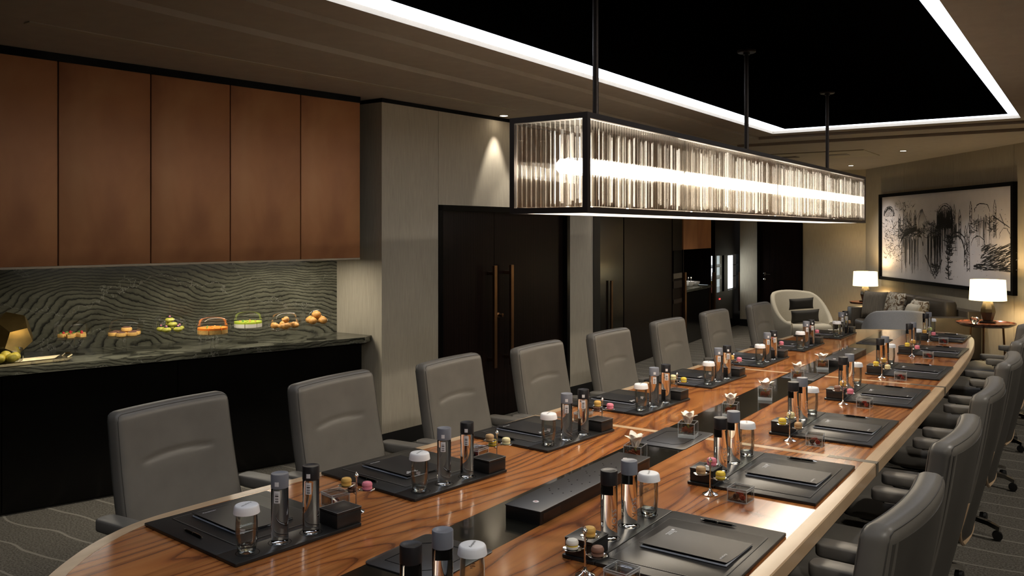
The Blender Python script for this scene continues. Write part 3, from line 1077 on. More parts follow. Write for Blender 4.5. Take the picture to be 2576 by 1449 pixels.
cl, cr = extend(CL, CR, 1.3, 0.04)
ct = thing('counter_worktop', 'veined dark marble worktop carrying the glass domes', 'worktop', (cl[0], cl[1], ZK))
M = Matrix.Translation((-cl[0], -cl[1], -ZK))
dv = Vector((sr[0] - cr[0], sr[1] - cr[1]))
obj('slab_top', MB().prism([cl, cr, (cr[0] - 0.05, K0[1] - 0.006), (SL[0] + (SR[0] - SL[0]) * (K0[1] - 0.006 - SL[1]) / (SR[1] - SL[1]), K0[1] - 0.006), (sl[0], sl[1])], ZK - 0.045, ZK).xf(M), 'marble', ct, smooth=0)
segs = [0.0, 0.34, 0.62, 1.0]
for i in range(3):
    a_ = (cl[0] + (cr[0] - cl[0]) * segs[i], cl[1] + (cr[1] - cl[1]) * segs[i])
    b_ = (cl[0] + (cr[0] - cl[0]) * segs[i + 1], cl[1] + (cr[1] - cl[1]) * segs[i + 1])
    d = Vector((cr[0] - cl[0], cr[1] - cl[1])).normalized()
    t_ = thing('base_cabinet', ['black base cabinet under the gold ornament end of the counter', 'black base cabinet in the middle of the counter', 'black base cabinet under counter next to the fabric wall'][i], 'cabinet', (a_[0], a_[1], 0), 0, 'black base cabinets')
    M = Matrix.Translation((-a_[0], -a_[1], 0))
    nb = Vector((-d.y, d.x))
    off = nb * 0.05
    obj('carcass', slab(MB(), (a_[0] + off.x * 1.6 + d.x * 0.002, a_[1] + off.y * 1.6 + d.y * 0.002), (b_[0] + off.x * 1.6 - d.x * 0.002, b_[1] + off.y * 1.6 - d.y * 0.002), 0.0, ZK - 0.046, 0.3).xf(M), 'black_satin', t_, smooth=0)
    obj('door', slab(MB(), (a_[0] + off.x + d.x * 0.003, a_[1] + off.y + d.y * 0.003), (b_[0] + off.x - d.x * 0.003, b_[1] + off.y - d.y * 0.003), 0.02, ZK - 0.06, 0.028).xf(M), 'black_gloss', t_, smooth=0)


# --- cake stands with domes
def cake_stand(px_, py_, label, pastry):
    c = W(px_, py_, ZK)
    t_ = thing('cake_stand', label, 'cake stand', (c[0], c[1], ZK), 0, 'domed glass cake stands on the counter')
    link('foot', cached('cs_foot', lambda: MB().lathe([(0.078, 0), (0.078, 0.004), (0.02, 0.012), (0.015, 0.03), (0.013, 0.09), (0.018, 0.108), (0.03, 0.112)], 28), 'dome_glass'), t_)
    link('plate', cached('cs_plate', lambda: MB().lathe([(0.03, 0.110), (0.15, 0.116), (0.156, 0.122), (0.15, 0.1225), (0.03, 0.119), (0.005, 0.119)], 36), 'dome_glass'), t_)
    dm = link('dome', cached('cs_dome', lambda: MB().lathe([(0.122, 0.124), (0.123, 0.19), (0.119, 0.215), (0.105, 0.236), (0.08, 0.25), (0.045, 0.259), (0.012, 0.263)], 36, cap=False), 'dome_glass'), t_)
    link('knob', cached('cs_knob', lambda: MB().lathe([(0.010, 0.262), (0.011, 0.27), (0.009, 0.285), (0.0105, 0.315), (0.009, 0.318)], 14), 'dome_glass'), dm)
    return t_, c


def piece(name, label, cat, grp, c, parts, rz=0.0, z=0.0):
    t_ = thing(name, label, cat, (c[0], c[1], ZK + 0.123 + z), rz, grp)
    for pn, me in parts:
        link(pn, me, t_)
    return t_


def m_tartlet():
    return cached('tart', lambda: MB().rbox(0, 0, 0, 0.026, 0.062, 0.045, 0.006, 0.003), 'sponge')


def m_roll():
    def b():
        mb = MB()
        pts, rr = [], []
        for i in range(13):
            a_ = -1.15 + 2.3 * i / 12
            pts.append((0.052 * sin(a_), 0.052 * cos(a_) - 0.04, 0.022))
            rr.append((0.006 + 0.017 * cos(a_ * 1.25) ** 2) * (1.0 + 0.12 * (i % 2)))
        return mb.tube(pts, rr, 10)
    return cached('croissant', b, 'crust')


def ringpos(n, r, ph=0.0):
    return [(r * cos(2 * pi * k / n + ph), r * sin(2 * pi * k / n + ph)) for k in range(n)]


st = [(183, 892, 'glass domed stand of fruit tartlets beside the gold ornament'), (313, 888, 'glass domed stand of sugared ring biscuits'), (430, 876, 'glass domed stand of green pistachio buns'),
      (535, 881, 'glass domed stand of orange glazed cake slices'), (624, 862, 'glass domed stand of bright green cake slices'), (716, 866, 'glass domed stand of croissants'), (796, 853, 'glass domed stand of small round brioches by fabric wall')]
for i, (px_, py_, lb) in enumerate(st):
    t_, c = cake_stand(px_, py_, lb, i)
    if i == 0:
        for k, (x, y) in enumerate(ringpos(5, 0.062, 0.5) + [(0, 0)]):
            g_ = piece('fruit_tartlet', 'square fruit tartlet under the dome beside the gold ornament', 'tartlet', 'fruit tartlets', (c[0] + x, c[1] + y), [('pastry', m_tartlet()), ('berry', cached('tb', lambda: MB().ball((0.008, 0, 0.03), 0.009), 'raspberry')), ('leaf', cached('tl', lambda: MB().ball((-0.012, 0.008, 0.03), 0.013, 0.008, 0.005), 'leaf_green'))], 0.7 * k)
    elif i == 1:
        for k, (x, y, z) in enumerate([(*p, 0) for p in ringpos(6, 0.072, 0.2)] + [(0.01, 0.01, 0.03), (0, 0, 0.0)]):
            piece('ring_biscuit', 'sugared ring biscuit piled under a glass dome', 'biscuit', 'ring biscuits', (c[0] + x, c[1] + y), [('crumb', cached('rb', lambda: MB().lathe([(0.012, 0.02), (0.014, 0.006), (0.024, 0), (0.034, 0.004), (0.037, 0.014), (0.034, 0.026), (0.024, 0.03), (0.014, 0.026)], 18), 'sponge')), ('sprinkle', cached('rbs', lambda: MB().lathe([(0.016, 0.028), (0.024, 0.033), (0.031, 0.028)], 12), 'filling_brown'))], 0, z)
    elif i == 2:
        for k, (x, y, z) in enumerate([(*p, 0) for p in ringpos(5, 0.068, 0.2)] + [(0.02, 0, 0.035), (-0.025, 0.01, 0.035), (0.0, -0.01, 0.066)]):
            piece('pistachio_bun', 'green pistachio bun with dark top piled under dome', 'bun', 'pistachio buns', (c[0] + x, c[1] + y), [('bun', cached('pbun', lambda: MB().ball((0, 0, 0.02), 0.033, 0.033, 0.02), 'pie_green')), ('topping', cached('pbt', lambda: MB().ball((0, 0, 0.037), 0.018, 0.018, 0.008), 'blackberry')), ('petal', cached('pbp', lambda: MB().ball((0, 0, 0.045), 0.007), 'macaron_pink'))], 0, z)
    elif i in (3, 4):
        gl = 'glaze_orange' if i == 3 else 'glaze_green'
        nm_ = 'orange' if i == 3 else 'green'
        for k in range(7):
            a0, a1 = 2 * pi * k / 7 + 0.03, 2 * pi * (k + 1) / 7 - 0.03

            def wedge(z0, z1, kk=k, b0=a0, b1=a1):
                return MB().prism([(0.008 * cos((b0 + b1) / 2), 0.008 * sin((b0 + b1) / 2))] + [(0.104 * cos(b0 + (b1 - b0) * q / 5), 0.104 * sin(b0 + (b1 - b0) * q / 5)) for q in range(6)], z0, z1)
            piece(nm_ + '_cake_slice', nm_ + ' glazed cake slice in ring under glass dome', 'cake', nm_ + ' cake slices', c, [('sponge_layer', cached(('w', k, 0), lambda: wedge(0, 0.028), 'white_cream' if i == 4 else 'sponge', 0)), ('glaze', cached(('w', k, 1), lambda: wedge(0.028, 0.042), gl, 0)), ('garnish', cached(('w', k, 2), lambda: MB().ball((0.06 * cos((a0 + a1) / 2), 0.06 * sin((a0 + a1) / 2), 0.044), 0.007), 'leaf_green' if k % 2 else 'crust'))])
    elif i == 5:
        for k, (x, y, z) in enumerate([(*p, 0) for p in ringpos(4, 0.066, 0.9)] + [(0.0, 0.0, 0.042)]):
            piece('croissant', 'golden croissant piled under a glass dome', 'croissant', 'croissants', (c[0] + x, c[1] + y), [('roll', m_roll())], 1.3 * k + 0.4, z)
    else:
        for k, (x, y, z) in enumerate([(*p, 0) for p in ringpos(4, 0.058, 0.3)] + [(0.0, 0.0, 0.045)]):
            piece('brioche', 'small round brioche piled under dome by fabric wall', 'brioche', 'brioches', (c[0] + x, c[1] + y), [('bun', cached('bri', lambda: MB().ball((0, 0, 0.028), 0.04, 0.034, 0.028).ball((0.004, 0, 0.05), 0.018, 0.016, 0.012), 'crust'))], 0.9 * k, z)

# --- gold faceted ornament, bowl and tray
gp = W(24, 885, ZK)
ico = bmesh.new()
ph_ = (1 + sqrt(5)) / 2
vs = [(x, y, z) for x in (-1, 1) for y in (-1, 1) for z in (-1, 1)] + [(0, y / ph_, z * ph_) for y in (-1, 1) for z in (-1, 1)] + [(x / ph_, y * ph_, 0) for x in (-1, 1) for y in (-1, 1)] + [(x * ph_, 0, z / ph_) for x in (-1, 1) for z in (-1, 1)]
for v in vs:
    ico.verts.new(v)
bmesh.ops.convex_hull(ico, input=ico.verts)
bmesh.ops.dissolve_limit(ico, angle_limit=0.01, verts=ico.verts, edges=ico.edges)
Mr = Matrix.Rotation(0.55, 4, 'Z') @ Matrix.Rotation(0.55, 4, 'X')
for v in ico.verts:
    v.co = (Mr @ v.co) * 0.092
zmin = min(v.co.z for v in ico.verts)
for v in ico.verts:
    v.co.z -= zmin
me = bpy.data.meshes.new('gold_ornament')
ico.to_mesh(me)
ico.free()
me.materials.append(MATS['gold'])
gx, gy = at(22, 5.85)
tag(link('gold_ornament', me, None, (gx, gy, ZK)), 'faceted brushed gold ornament at end of the counter', 'ornament')
tx, ty = at(45, 5.55)
tr = thing('gold_tray', 'shallow hammered gold tray with loop handle on the counter', 'tray', (tx, ty, ZK), ua)
obj('tray_body', MB().loft([[(x * s_, y * s_, z) for x, y in ((-0.3, -0.1), (0.3, -0.1), (0.3, 0.1), (-0.3, 0.1))] for s_, z in ((0.86, 0.0), (1.0, 0.022), (0.97, 0.022), (0.84, 0.004))], True, True), 'tray_gold', tr, smooth=0)
obj('loop_handle', MB().tube([(0.285, -0.05, 0.02), (0.31, -0.05, 0.035), (0.32, 0, 0.04), (0.31, 0.05, 0.035), (0.285, 0.05, 0.02)], 0.006, 8), 'tray_gold', tr)
b0x, b0y = at(14, 5.52)
bw = thing('glass_bowl', 'clear glass bowl of citrus standing on the gold tray', 'bowl', (b0x, b0y, ZK + 0.005))
obj('bowl_body', MB().lathe([(0.06, 0), (0.098, 0.02), (0.106, 0.06), (0.096, 0.1)], 28, cap=False), 'clear_glass', bw)
for k, (x, y) in enumerate(ringpos(5, 0.055, 0.2) + [(0, 0)]):
    tag(obj('citrus_half', MB().ball((0, 0, 0.0), 0.034, 0.034, 0.03), 'citrus', None, (b0x + x, b0y + y, ZK + 0.048 + 0.014 * (k == 5))), 'yellow citrus half in the glass bowl on gold tray', 'fruit', 'citrus halves')


# ================================================================== TABLE
OUTL = [(-2.45, 1.2), (-2.62, 1.33), (-2.74, 1.48), (-2.82, 1.62), (-2.875, 1.78), (-2.885, 1.95), (-2.86, 2.27), (-2.80, 2.75), (-2.74, 3.3), (-2.68, 4.1), (-2.645, 5.0), (-2.625, 6.0), (-2.62, 7.0), (-2.62, 7.8),
        (-2.60, 8.5), (-2.565, 8.95), (-2.48, 9.3), (-2.33, 9.58), (-2.14, 9.79), (-1.94, 9.92), (-1.73, 9.985), (-1.52, 10.0), (-1.35, 9.985), (-1.22, 9.94), (-1.12, 9.84), (-1.06, 9.7), (-1.01, 9.45), (-0.955, 8.9),
        (-0.915, 8.2), (-0.885, 7.3), (-0.865, 6.4), (-0.85, 5.4), (-0.84, 4.4), (-0.832, 3.4), (-0.83, 2.5), (-0.85, 1.9), (-0.90, 1.5), (-1.02, 1.22), (-1.25, 1.05), (-1.6, 0.98), (-2.0, 1.0), (-2.25, 1.07)]


def smooth_poly(poly, k=3):
    n = len(poly)
    out = []
    for i in range(n):
        p0, p1, p2, p3 = (Vector(poly[(i + j) % n]) for j in (-1, 0, 1, 2))
        for s_ in range(k):
            t = s_ / k
            out.append(tuple(0.5 * ((2 * p1) + (-p0 + p2) * t + (2 * p0 - 5 * p1 + 4 * p2 - p3) * t * t + (-p0 + 3 * p1 - 3 * p2 + p3) * t ** 3)))
    return out


def offset_poly(poly, d):
    n = len(poly)
    out = []
    for i in range(n):
        a_, b_, c_ = Vector(poly[i - 1]), Vector(poly[i]), Vector(poly[(i + 1) % n])
        t = (c_ - a_).normalized()
        out.append((b_.x + t.y * d, b_.y - t.x * d))
    return out


ring_o = smooth_poly(OUTL)
area = sum(ring_o[i - 1][0] * ring_o[i][1] - ring_o[i][0] * ring_o[i - 1][1] for i in range(len(ring_o)))
INS = 0.055
ring_i = offset_poly(ring_o, INS)
if abs(sum(ring_i[i - 1][0] * ring_i[i][1] - ring_i[i][0] * ring_i[i - 1][1] for i in range(len(ring_i)))) > abs(area):
    ring_i = offset_poly(ring_o, -INS)
BL, BR = -1.915, -1.655            # black centre inlay
S1, S2, SW = 4.165, 6.45, 0.045    # maple strips


def xin(y, side):
    """x of the inner rim line at y"""
    best = []
    n = len(ring_i)
    for i in range(n):
        (x0, y0), (x1, y1) = ring_i[i], ring_i[(i + 1) % n]
        if (y0 - y) * (y1 - y) <= 0 and y0 != y1:
            best.append(x0 + (x1 - x0) * (y - y0) / (y1 - y0))
    return min(best) if side < 0 else max(best)


tbl = thing('conference_table', 'very long rosewood conference table with maple rim and black centre inlay', 'table', (0, 0, 0))
rim = MB()
n = len(ring_o)
ch = 0.004
ro2 = offset_poly(ring_o, ch)
if abs(sum(ro2[i - 1][0] * ro2[i][1] - ro2[i][0] * ro2[i - 1][1] for i in range(n))) > abs(area):
    ro2 = offset_poly(ring_o, -ch)
rim.loft([[(x, y, TOPZ - 0.055) for x, y in ring_i], [(x, y, TOPZ - 0.055) for x, y in ring_o], [(x, y, TOPZ - ch) for x, y in ring_o], [(x, y, TOPZ) for x, y in ro2], [(x, y, TOPZ) for x, y in ring_i]], False, False)
obj('rim', rim, 'maple', tbl)


def clip(poly, f):
    out = []
    for i in range(len(poly)):
        a_, b_ = poly[i - 1], poly[i]
        fa, fb = f(a_), f(b_)
        if fa >= 0:
            out.append(a_)
        if fa * fb < 0:
            t = fa / (fa - fb)
            out.append((a_[0] + (b_[0] - a_[0]) * t, a_[1] + (b_[1] - a_[1]) * t))
    return out


def region(x0, x1, y0, y1):
    p = ring_i
    for f in ((lambda q: q[0] - x0), (lambda q: x1 - q[0]), (lambda q: q[1] - y0), (lambda q: y1 - q[1])):
        p = clip(p, f)
    return p


g = 0.0012
for (x0, x1) in ((-9, BL - g), (BR + g, 9)):
    for (y0, y1) in ((-9, S1 - SW / 2 - g), (S1 + SW / 2 + g, S2 - SW / 2 - g), (S2 + SW / 2 + g, 99)):
        obj('veneer_panel', MB().prism(region(x0, x1, y0, y1), TOPZ - 0.03, TOPZ - 0.0004), 'rosewood', tbl, smooth=0)
    for sy in (S1, S2):
        xo = xin(sy, -1 if x0 < -5 else 1)
        a_, b_ = (xo + 0.16, x1) if x0 < -5 else (x0, xo - 0.16)
        obj('maple_strip', MB().box(a_, b_, sy - SW / 2, sy + SW / 2, TOPZ - 0.03, TOPZ - 0.0002), 'maple', tbl, smooth=0)
        a_, b_ = (xo - 0.058, xo + 0.16) if x0 < -5 else (xo - 0.16, xo + 0.058)
        obj('joint_plate', MB().box(a_, b_, sy - SW / 2, sy + SW / 2, TOPZ - 0.057, TOPZ + 0.0004), 'taupe_metal', tbl, smooth=0)
obj('centre_inlay', MB().prism(region(BL, BR, -9, 99), TOPZ - 0.03, TOPZ - 0.0004), 'inlay_black', tbl, smooth=0)
obj('underframe', MB().prism(offset_poly(ring_i, 0.22 if offset_poly(ring_o, INS) == ring_i else -0.22), TOPZ - 0.09, TOPZ - 0.031), 'black_satin', tbl, smooth=0)
for yy in (2.2, 4.17, 6.45, 8.6):
    obj('pedestal', MB().box(-2.2, -1.3, yy - 0.2, yy + 0.2, 0, TOPZ - 0.09), 'dark_wood', tbl, smooth=0)
# cable lids in the inlay
for (x0, x1, y0, y1) in ((-1.93, -1.64, 1.98, 2.3), (-1.92, -1.65, 3.87, 4.28), (-1.90, -1.66, 6.19, 6.52), (-1.90, -1.66, 8.5, 9.0)):
    lid = obj('cable_lid', MB().rbox((x0 + x1) / 2, (y0 + y1) / 2, TOPZ - 0.001, TOPZ + 0.004, x1 - x0, y1 - y0, 0.025, 0.002), 'unit_top', tbl)
    cxl, cyl = (x0 + x1) / 2, (y0 + y1) / 2
    hw, hh, c4 = (x1 - x0) * 0.33, (y1 - y0) * 0.34, 0.04
    poly = [(hw, -hh + c4), (hw, hh), (-hw + c4, hh), (-hw, hh - c4), (-hw, -hh), (hw - c4, -hh)]
    obj('lid_groove', MB().tube([(cxl + x, cyl + y, TOPZ + 0.0042) for x, y in poly + poly[:1]], 0.0012, 4), 'black_trim', lid)


# --- central units
def conference_unit(x0, x1, y0, y1, label):
    t_ = thing('conference_unit', label, 'conference unit', ((x0 + x1) / 2, (y0 + y1) / 2, TOPZ))
    sx, sy = x1 - x0, y1 - y0
    obj('body', MB().rbox(0, 0, 0, 0.046, sx - 0.004, sy - 0.004, 0.004, 0.001), 'black_satin', t_)
    tp = obj('top_plate', MB().rbox(0, 0, 0.0462, 0.05, sx, sy, 0.004, 0.001), 'unit_top', t_)
    hole = cached('mic_hole', lambda: MB().lathe([(0.0032, 0), (0.0032, 0.0004)], 8), 'black_trim')
    for gk in range(4):
        yc = -sy * 0.24 + gk * sy * 0.16
        for (a_, b_) in ((-0.03, 0.0), (0.03, 0.0), (-0.012, 0.035), (0.045, 0.035), (0.0, -0.03), (-0.045, 0.02)):
            link('microphone_hole', hole, tp, (a_, yc + b_, 0.0501))
    for s_ in (-1, 1):
        link('badge', cached('badge', lambda: MB().lathe([(0.012, 0), (0.011, 0.0012)], 16), 'red_dot'), tp, (0.0, s_ * (sy / 2 - 0.09), 0.0501))
        link('badge_print', cached('badge2', lambda: MB().box(-0.004, 0.004, -0.002, 0.002, 0, 0.0004), 'dark_red', 0), tp, (0.0, s_ * (sy / 2 - 0.09), 0.0514))
    for s_ in (-1, 1):
        obj('side_grille', MB().box(sx / 2 - 0.0035, sx / 2 - 0.001, s_ * (sy / 2 - 0.08) - 0.06, s_ * (sy / 2 - 0.08) + 0.06, 0.01, 0.038), 'dark_bronze', t_, smooth=0)


conference_unit(-1.805, -1.648, 2.59, 3.5, 'long black conference unit, with the white orchid vase at its tip')
conference_unit(-1.80, -1.652, 6.93, 7.8, 'long black conference unit on the table half towards the sofa')


# --- orchids in glass cubes
def petal_mesh(l, wd, bend, key):
    def b():
        mb = MB()
        n, m = 8, 6
        top, bot = [], []
        for j in range(m + 1):
            t = j / m
            ww = wd * (sin(pi * min(1, t * 0.86 + 0.12)) ** 0.6)
            row = []
            for i in range(n + 1):
                s_ = -1 + 2 * i / n
                a_ = bend * t
                x = l * (1 - cos(a_)) / max(bend, 0.01) + 0.16 * l * t
                z = l * sin(a_) / max(bend, 0.01)
                row.append((x - 0.35 * ww * s_ * s_ + 0.0, ww * s_, z))
            top.append(row)
        vs_, fs = [], []
        for row in top:
            vs_ += row
        for j in range(m):
            for i in range(n):
                k = j * (n + 1) + i
                fs.append((k, k + 1, k + n + 2, k + n + 1))
        off = len(vs_)
        vs_ += [(x - 0.0012, y, z) for x, y, z in vs_]
        fs += [tuple(off + i for i in reversed(f)) for f in fs[:]]
        return mb.add(vs_, fs)
    return cached(key, b, 'petal', 60)


def orchid(px_, py_, label, rz, k):
    c = W(px_, py_, TOPZ + (0.05 if k == 0 else 0.004 if k in (1, 4) else 0))
    z0 = TOPZ + (0.0046 if k in (1, 4) else 0.0)
    if k == 0:
        c = (-1.76, 3.575)
    t_ = thing('orchid_vase', label, 'vase', (c[0], c[1], z0), 0.12 + 0.05 * k, 'orchid cubes down the table centre')

    def cube():
        mb = MB()
        s_, h, w_ = 0.042, 0.075, 0.005
        for q in ((-s_, -s_ + w_, -s_, s_), (s_ - w_, s_, -s_, s_), (-s_ + w_, s_ - w_, -s_, -s_ + w_), (-s_ + w_, s_ - w_, s_ - w_, s_)):
            mb.box(*q, 0.0181, h)
        return mb
    link('cube', cached('vase_cube', cube, 'acrylic', 0), t_)
    link('edge_glint', cached('vase_edge', lambda: edge_frame(0.0426, 0.0, 0.0756, 0.003), 'painted_glint', 0), t_)
    link('thick_base', cached('vase_base', lambda: MB().rbox(0, 0, 0, 0.018, 0.084, 0.084, 0.004, 0.002), 'painted_glint'), t_)  # whitish mix paints the base as if light gathered in it
    link('water', cached('vase_water', lambda: MB().box(-0.0365, 0.0365, -0.0365, 0.0365, 0.0185, 0.05), 'clear_glass', 0), t_)

    def roots():
        mb = MB()
        rr = random.Random(3)
        for q in range(26):
            p = [(rr.uniform(-0.03, 0.03), rr.uniform(-0.03, 0.03), rr.uniform(0.02, 0.05)) for _ in range(4)]
            mb.tube(p, 0.0015, 5)
        return mb
    link('root', cached('vase_root', roots, 'root'), t_)
    link('stem', cached('vase_stem', lambda: MB().tube([(0.02, 0.0, 0.022), (0.0, 0, 0.05), (0, 0, 0.066)], 0.003, 6), 'stem_green'), t_)
    fl = link('flower', cached('flower_core', lambda: MB().ball((0, 0, 0), 0.01, 0.01, 0.012), 'petal_throat'), t_, (0, 0, 0.068), (0, 0, rz))
    for q in range(6):
        a_ = 2 * pi * q / 6 + 0.3
        link('petal', petal_mesh(0.064 + 0.005 * ((q + k) % 3), 0.0245, (0.3 if k == 1 else 0.55) + 0.24 * ((q * 2 + k) % 4), ('petal', q, k)), fl, (0.004 * cos(a_), 0.004 * sin(a_), -0.004), (0, 0.1, a_))


OL = ['white orchid in clear glass cube at tip of the conference unit', 'closed white orchid in glass cube on the larger cable lid', 'white orchid with drooping petal in glass cube, between the two cable lids nearest the larger lid',
      'wide open white orchid in glass cube, second from the smaller cable lid', 'white orchid in glass cube on the smaller cable lid', 'white orchid in glass cube beside the far conference unit badge']
OL[2] = 'drooping white orchid in glass cube, third from the first conference unit'
OL[3] = 'wide open white orchid in glass cube, fourth from the first conference unit'
OL[5] = 'white orchid in glass cube touching the conference unit towards the sofa'
for k, (px_, py_) in enumerate([(1612, 1150), (1731, 1098), (1838, 1046), (1925, 1004), (2006, 958), (2068, 928)]):
    orchid(px_, py_, OL[k], 0.7 * k, k)

# ================================================================== PLACE SETTINGS
ORD = ['first', 'second', 'third', 'fourth', 'fifth', 'sixth', 'seventh', 'eighth']


def bottle_parts():
    body = cached('bottle_body', lambda: MB().lathe([(0.024, 0), (0.0275, 0.002), (0.0285, 0.008), (0.0285, 0.18), (0.027, 0.183)], 28), 'water_glass')
    return body


def label_wrap(w_, z0, z1, r, mat, key):
    def b():
        mb = MB()
        n = 6
        a = w_ / r
        lo = [(r * cos(-a / 2 + a * i / n), r * sin(-a / 2 + a * i / n), z0) for i in range(n + 1)]
        hi = [(x, y, z1) for x, y, z in lo]
        return mb.loft([lo, hi], False, False, closed=False)
    return cached(key, b, mat, 60)


def bars():
    mb = MB()
    r = 0.0291
    for i, z in enumerate((0.142, 0.148, 0.151, 0.156, 0.16, 0.163, 0.168)):
        hgt = (0.0032, 0.001, 0.0022, 0.001, 0.0032, 0.001, 0.0014)[i]
        a = 0.4
        lo = [(r * cos(-a / 2 + a * q / 4), r * sin(-a / 2 + a * q / 4), z) for q in range(5)]
        mb.loft([lo, [(x, y, z + hgt) for x, y, _ in lo]], False, False, closed=False)
    return mb


def wrap_text(body, size, r, mat, zc, ang):
    k = ('wrap', body, size, r, mat, zc, ang)
    if k not in CACHE:
        me = text_mesh(body, size, mat, 0.0, 1.15).copy()
        for v in me.vertices:
            a_ = ang - v.co.y / r
            z_ = zc + v.co.x
            v.co = (r * cos(a_), r * sin(a_), z_)
        CACHE[k] = me
    return CACHE[k]


def bottle(loc, rz, cap, label, grp, lettered):
    t_ = thing('water_bottle', label, 'bottle', loc, rz, grp)
    link('bottle_body', bottle_parts(), t_)
    link('cap', cached('bottle_cap', lambda: MB().lathe([(0.0285, 0.1845), (0.0292, 0.1846), (0.0292, 0.229), (0.0282, 0.231), (0.019, 0.231), (0.0175, 0.2302), (0.0005, 0.2302)], 28), cap), t_)
    link('cap_brightener', cached('cap_brightener', lambda: MB().lathe([(0.0265, 0.1832), (0.0265, 0.1842)], 20), 'cap_brightener'), t_)  # added pale disc, lightens what refracts below the cap
    # sticker facing local +x-y, brand lettering on the far side
    st_ = link('sticker', label_wrap(0.021, 0.138, 0.178, 0.0288, 'paper', 'bottle_sticker'), t_, rot=(0, 0, -0.95))
    link('barcode', cached('barcode', bars, 'print_black', 60), st_)
    link('cap_sticker', label_wrap(0.014, 0.193, 0.208, 0.0295, 'paper', 'cap_sticker'), t_, rot=(0, 0, -0.95))
    if lettered:
        link('lettering', wrap_text('VOSS', 0.027, 0.0289, 'print_grey', 0.072, 2.75), t_)


def tumbler(loc, rz, label, grp):
    t_ = thing('water_tumbler', label, 'glass', loc, rz, grp, scale=(1.14, 1.14, 1.14))
    link('glass_body', cached('tum_body', lambda: MB().lathe([(0.021, 0.002), (0.026, 0.008), (0.0295, 0.03), (0.0315, 0.055), (0.031, 0.085), (0.0285, 0.118), (0.0275, 0.118), (0.0300, 0.085), (0.0305, 0.055), (0.0285, 0.03), (0.0255, 0.022)], 28, cap=False), 'clear_glass'), t_)
    link('glass_base', cached('tum_base', lambda: MB().lathe([(0.02, 0.0), (0.0245, 0.004), (0.0255, 0.014), (0.0245, 0.020), (0.012, 0.017), (0.0005, 0.0165)], 24), 'solid_glass'), t_)

    def lid():
        mb = MB()
        n = 72
        prof = [(0.0365, 0.112, 1), (0.0355, 0.119, 1), (0.0335, 0.131, 1), (0.0315, 0.1345, 0.3), (0.0295, 0.1355, 0), (0.0003, 0.1358, 0)]
        rings = [[((r + 0.0007 * f * (i % 2)) * cos(2 * pi * i / n), (r + 0.0007 * f * (i % 2)) * sin(2 * pi * i / n), z) for i in range(n)] for r, z, f in prof]
        return mb.loft(rings)
    ld = link('paper_lid', cached('tum_lid', lid, 'white_cap'), t_)
    def fine():
        mb = MB()
        for q, (z, a0, a1) in enumerate(((0.074, -0.30, 0.16), (0.0705, -0.26, 0.18), (0.067, -0.30, 0.12), (0.0635, -0.08, 0.1))):
            r = 0.0322
            lo_ = [(r * cos(a0 + (a1 - a0) * i / 5), r * sin(a0 + (a1 - a0) * i / 5), z) for i in range(6)]
            mb.loft([lo_, [(x, y, zz + 0.0016) for x, y, zz in lo_]], False, False, closed=False)
        return mb
    link('print_lines', cached('tum_print', fine, 'print_white', 60), t_, rot=(0, 0, -0.85))
    link('lettering', text_mesh('Kempinski', 0.0105, 'print_black', 0.45), ld, (0, 0, 0.1362), (0, 0, -pi / 2 + 0.35))


def pad(t_, wd, dp):
    """leather desk pad: board, bottle strip, stitched panel, coaster rings; local +x faces the table centre"""
    sx = 0.118
    x0, x1 = -dp / 2, dp / 2
    obj('board', MB().rbox((x0 + x1 - sx) / 2 - 0.001, 0, 0, 0.011, dp - sx - 0.002, wd, 0.004, 0.002), 'black_leather', t_)
    obj('bottle_strip', MB().rbox(x1 - sx / 2, 0, 0, 0.011, sx, wd, 0.004, 0.002), 'black_leather', t_)
    px0, px1, py0, py1 = x0 + 0.035, x1 - sx - 0.025, -wd / 2 + 0.085, wd / 2 - 0.055
    pn = obj('stitched_panel', MB().rbox((px0 + px1) / 2, (py0 + py1) / 2, 0.011, 0.0125, px1 - px0, py1 - py0, 0.003, 0.0006), 'panel_leather', t_)
    e = 0.004
    q = [(px0 + e, py0 + e), (px1 - e, py0 + e), (px1 - e, py1 - e), (px0 + e, py1 - e)]
    sm = MB()
    for i in range(4):
        a_, b_ = q[i], q[(i + 1) % 4]
        L = hypot(b_[0] - a_[0], b_[1] - a_[1])
        m = int(L / 0.007)
        d = ((b_[0] - a_[0]) / L, (b_[1] - a_[1]) / L)
        for j in range(m):
            s0, s1 = j * L / m + 0.001, j * L / m + 0.0055
            nx, ny = -d[1] * 0.0006, d[0] * 0.0006
            p0, p1 = (a_[0] + d[0] * s0, a_[1] + d[1] * s0), (a_[0] + d[0] * s1, a_[1] + d[1] * s1)
            sm.add([(p0[0] - nx, p0[1] - ny, 0.0129), (p0[0] + nx, p0[1] + ny, 0.0129), (p1[0] + nx, p1[1] + ny, 0.0129), (p1[0] - nx, p1[1] - ny, 0.0129)], [(0, 1, 2, 3)])
    so = obj('stitching', sm, 'stitch', pn, smooth=0)
    so['kind'] = 'stuff'
    return x1 - sx / 2


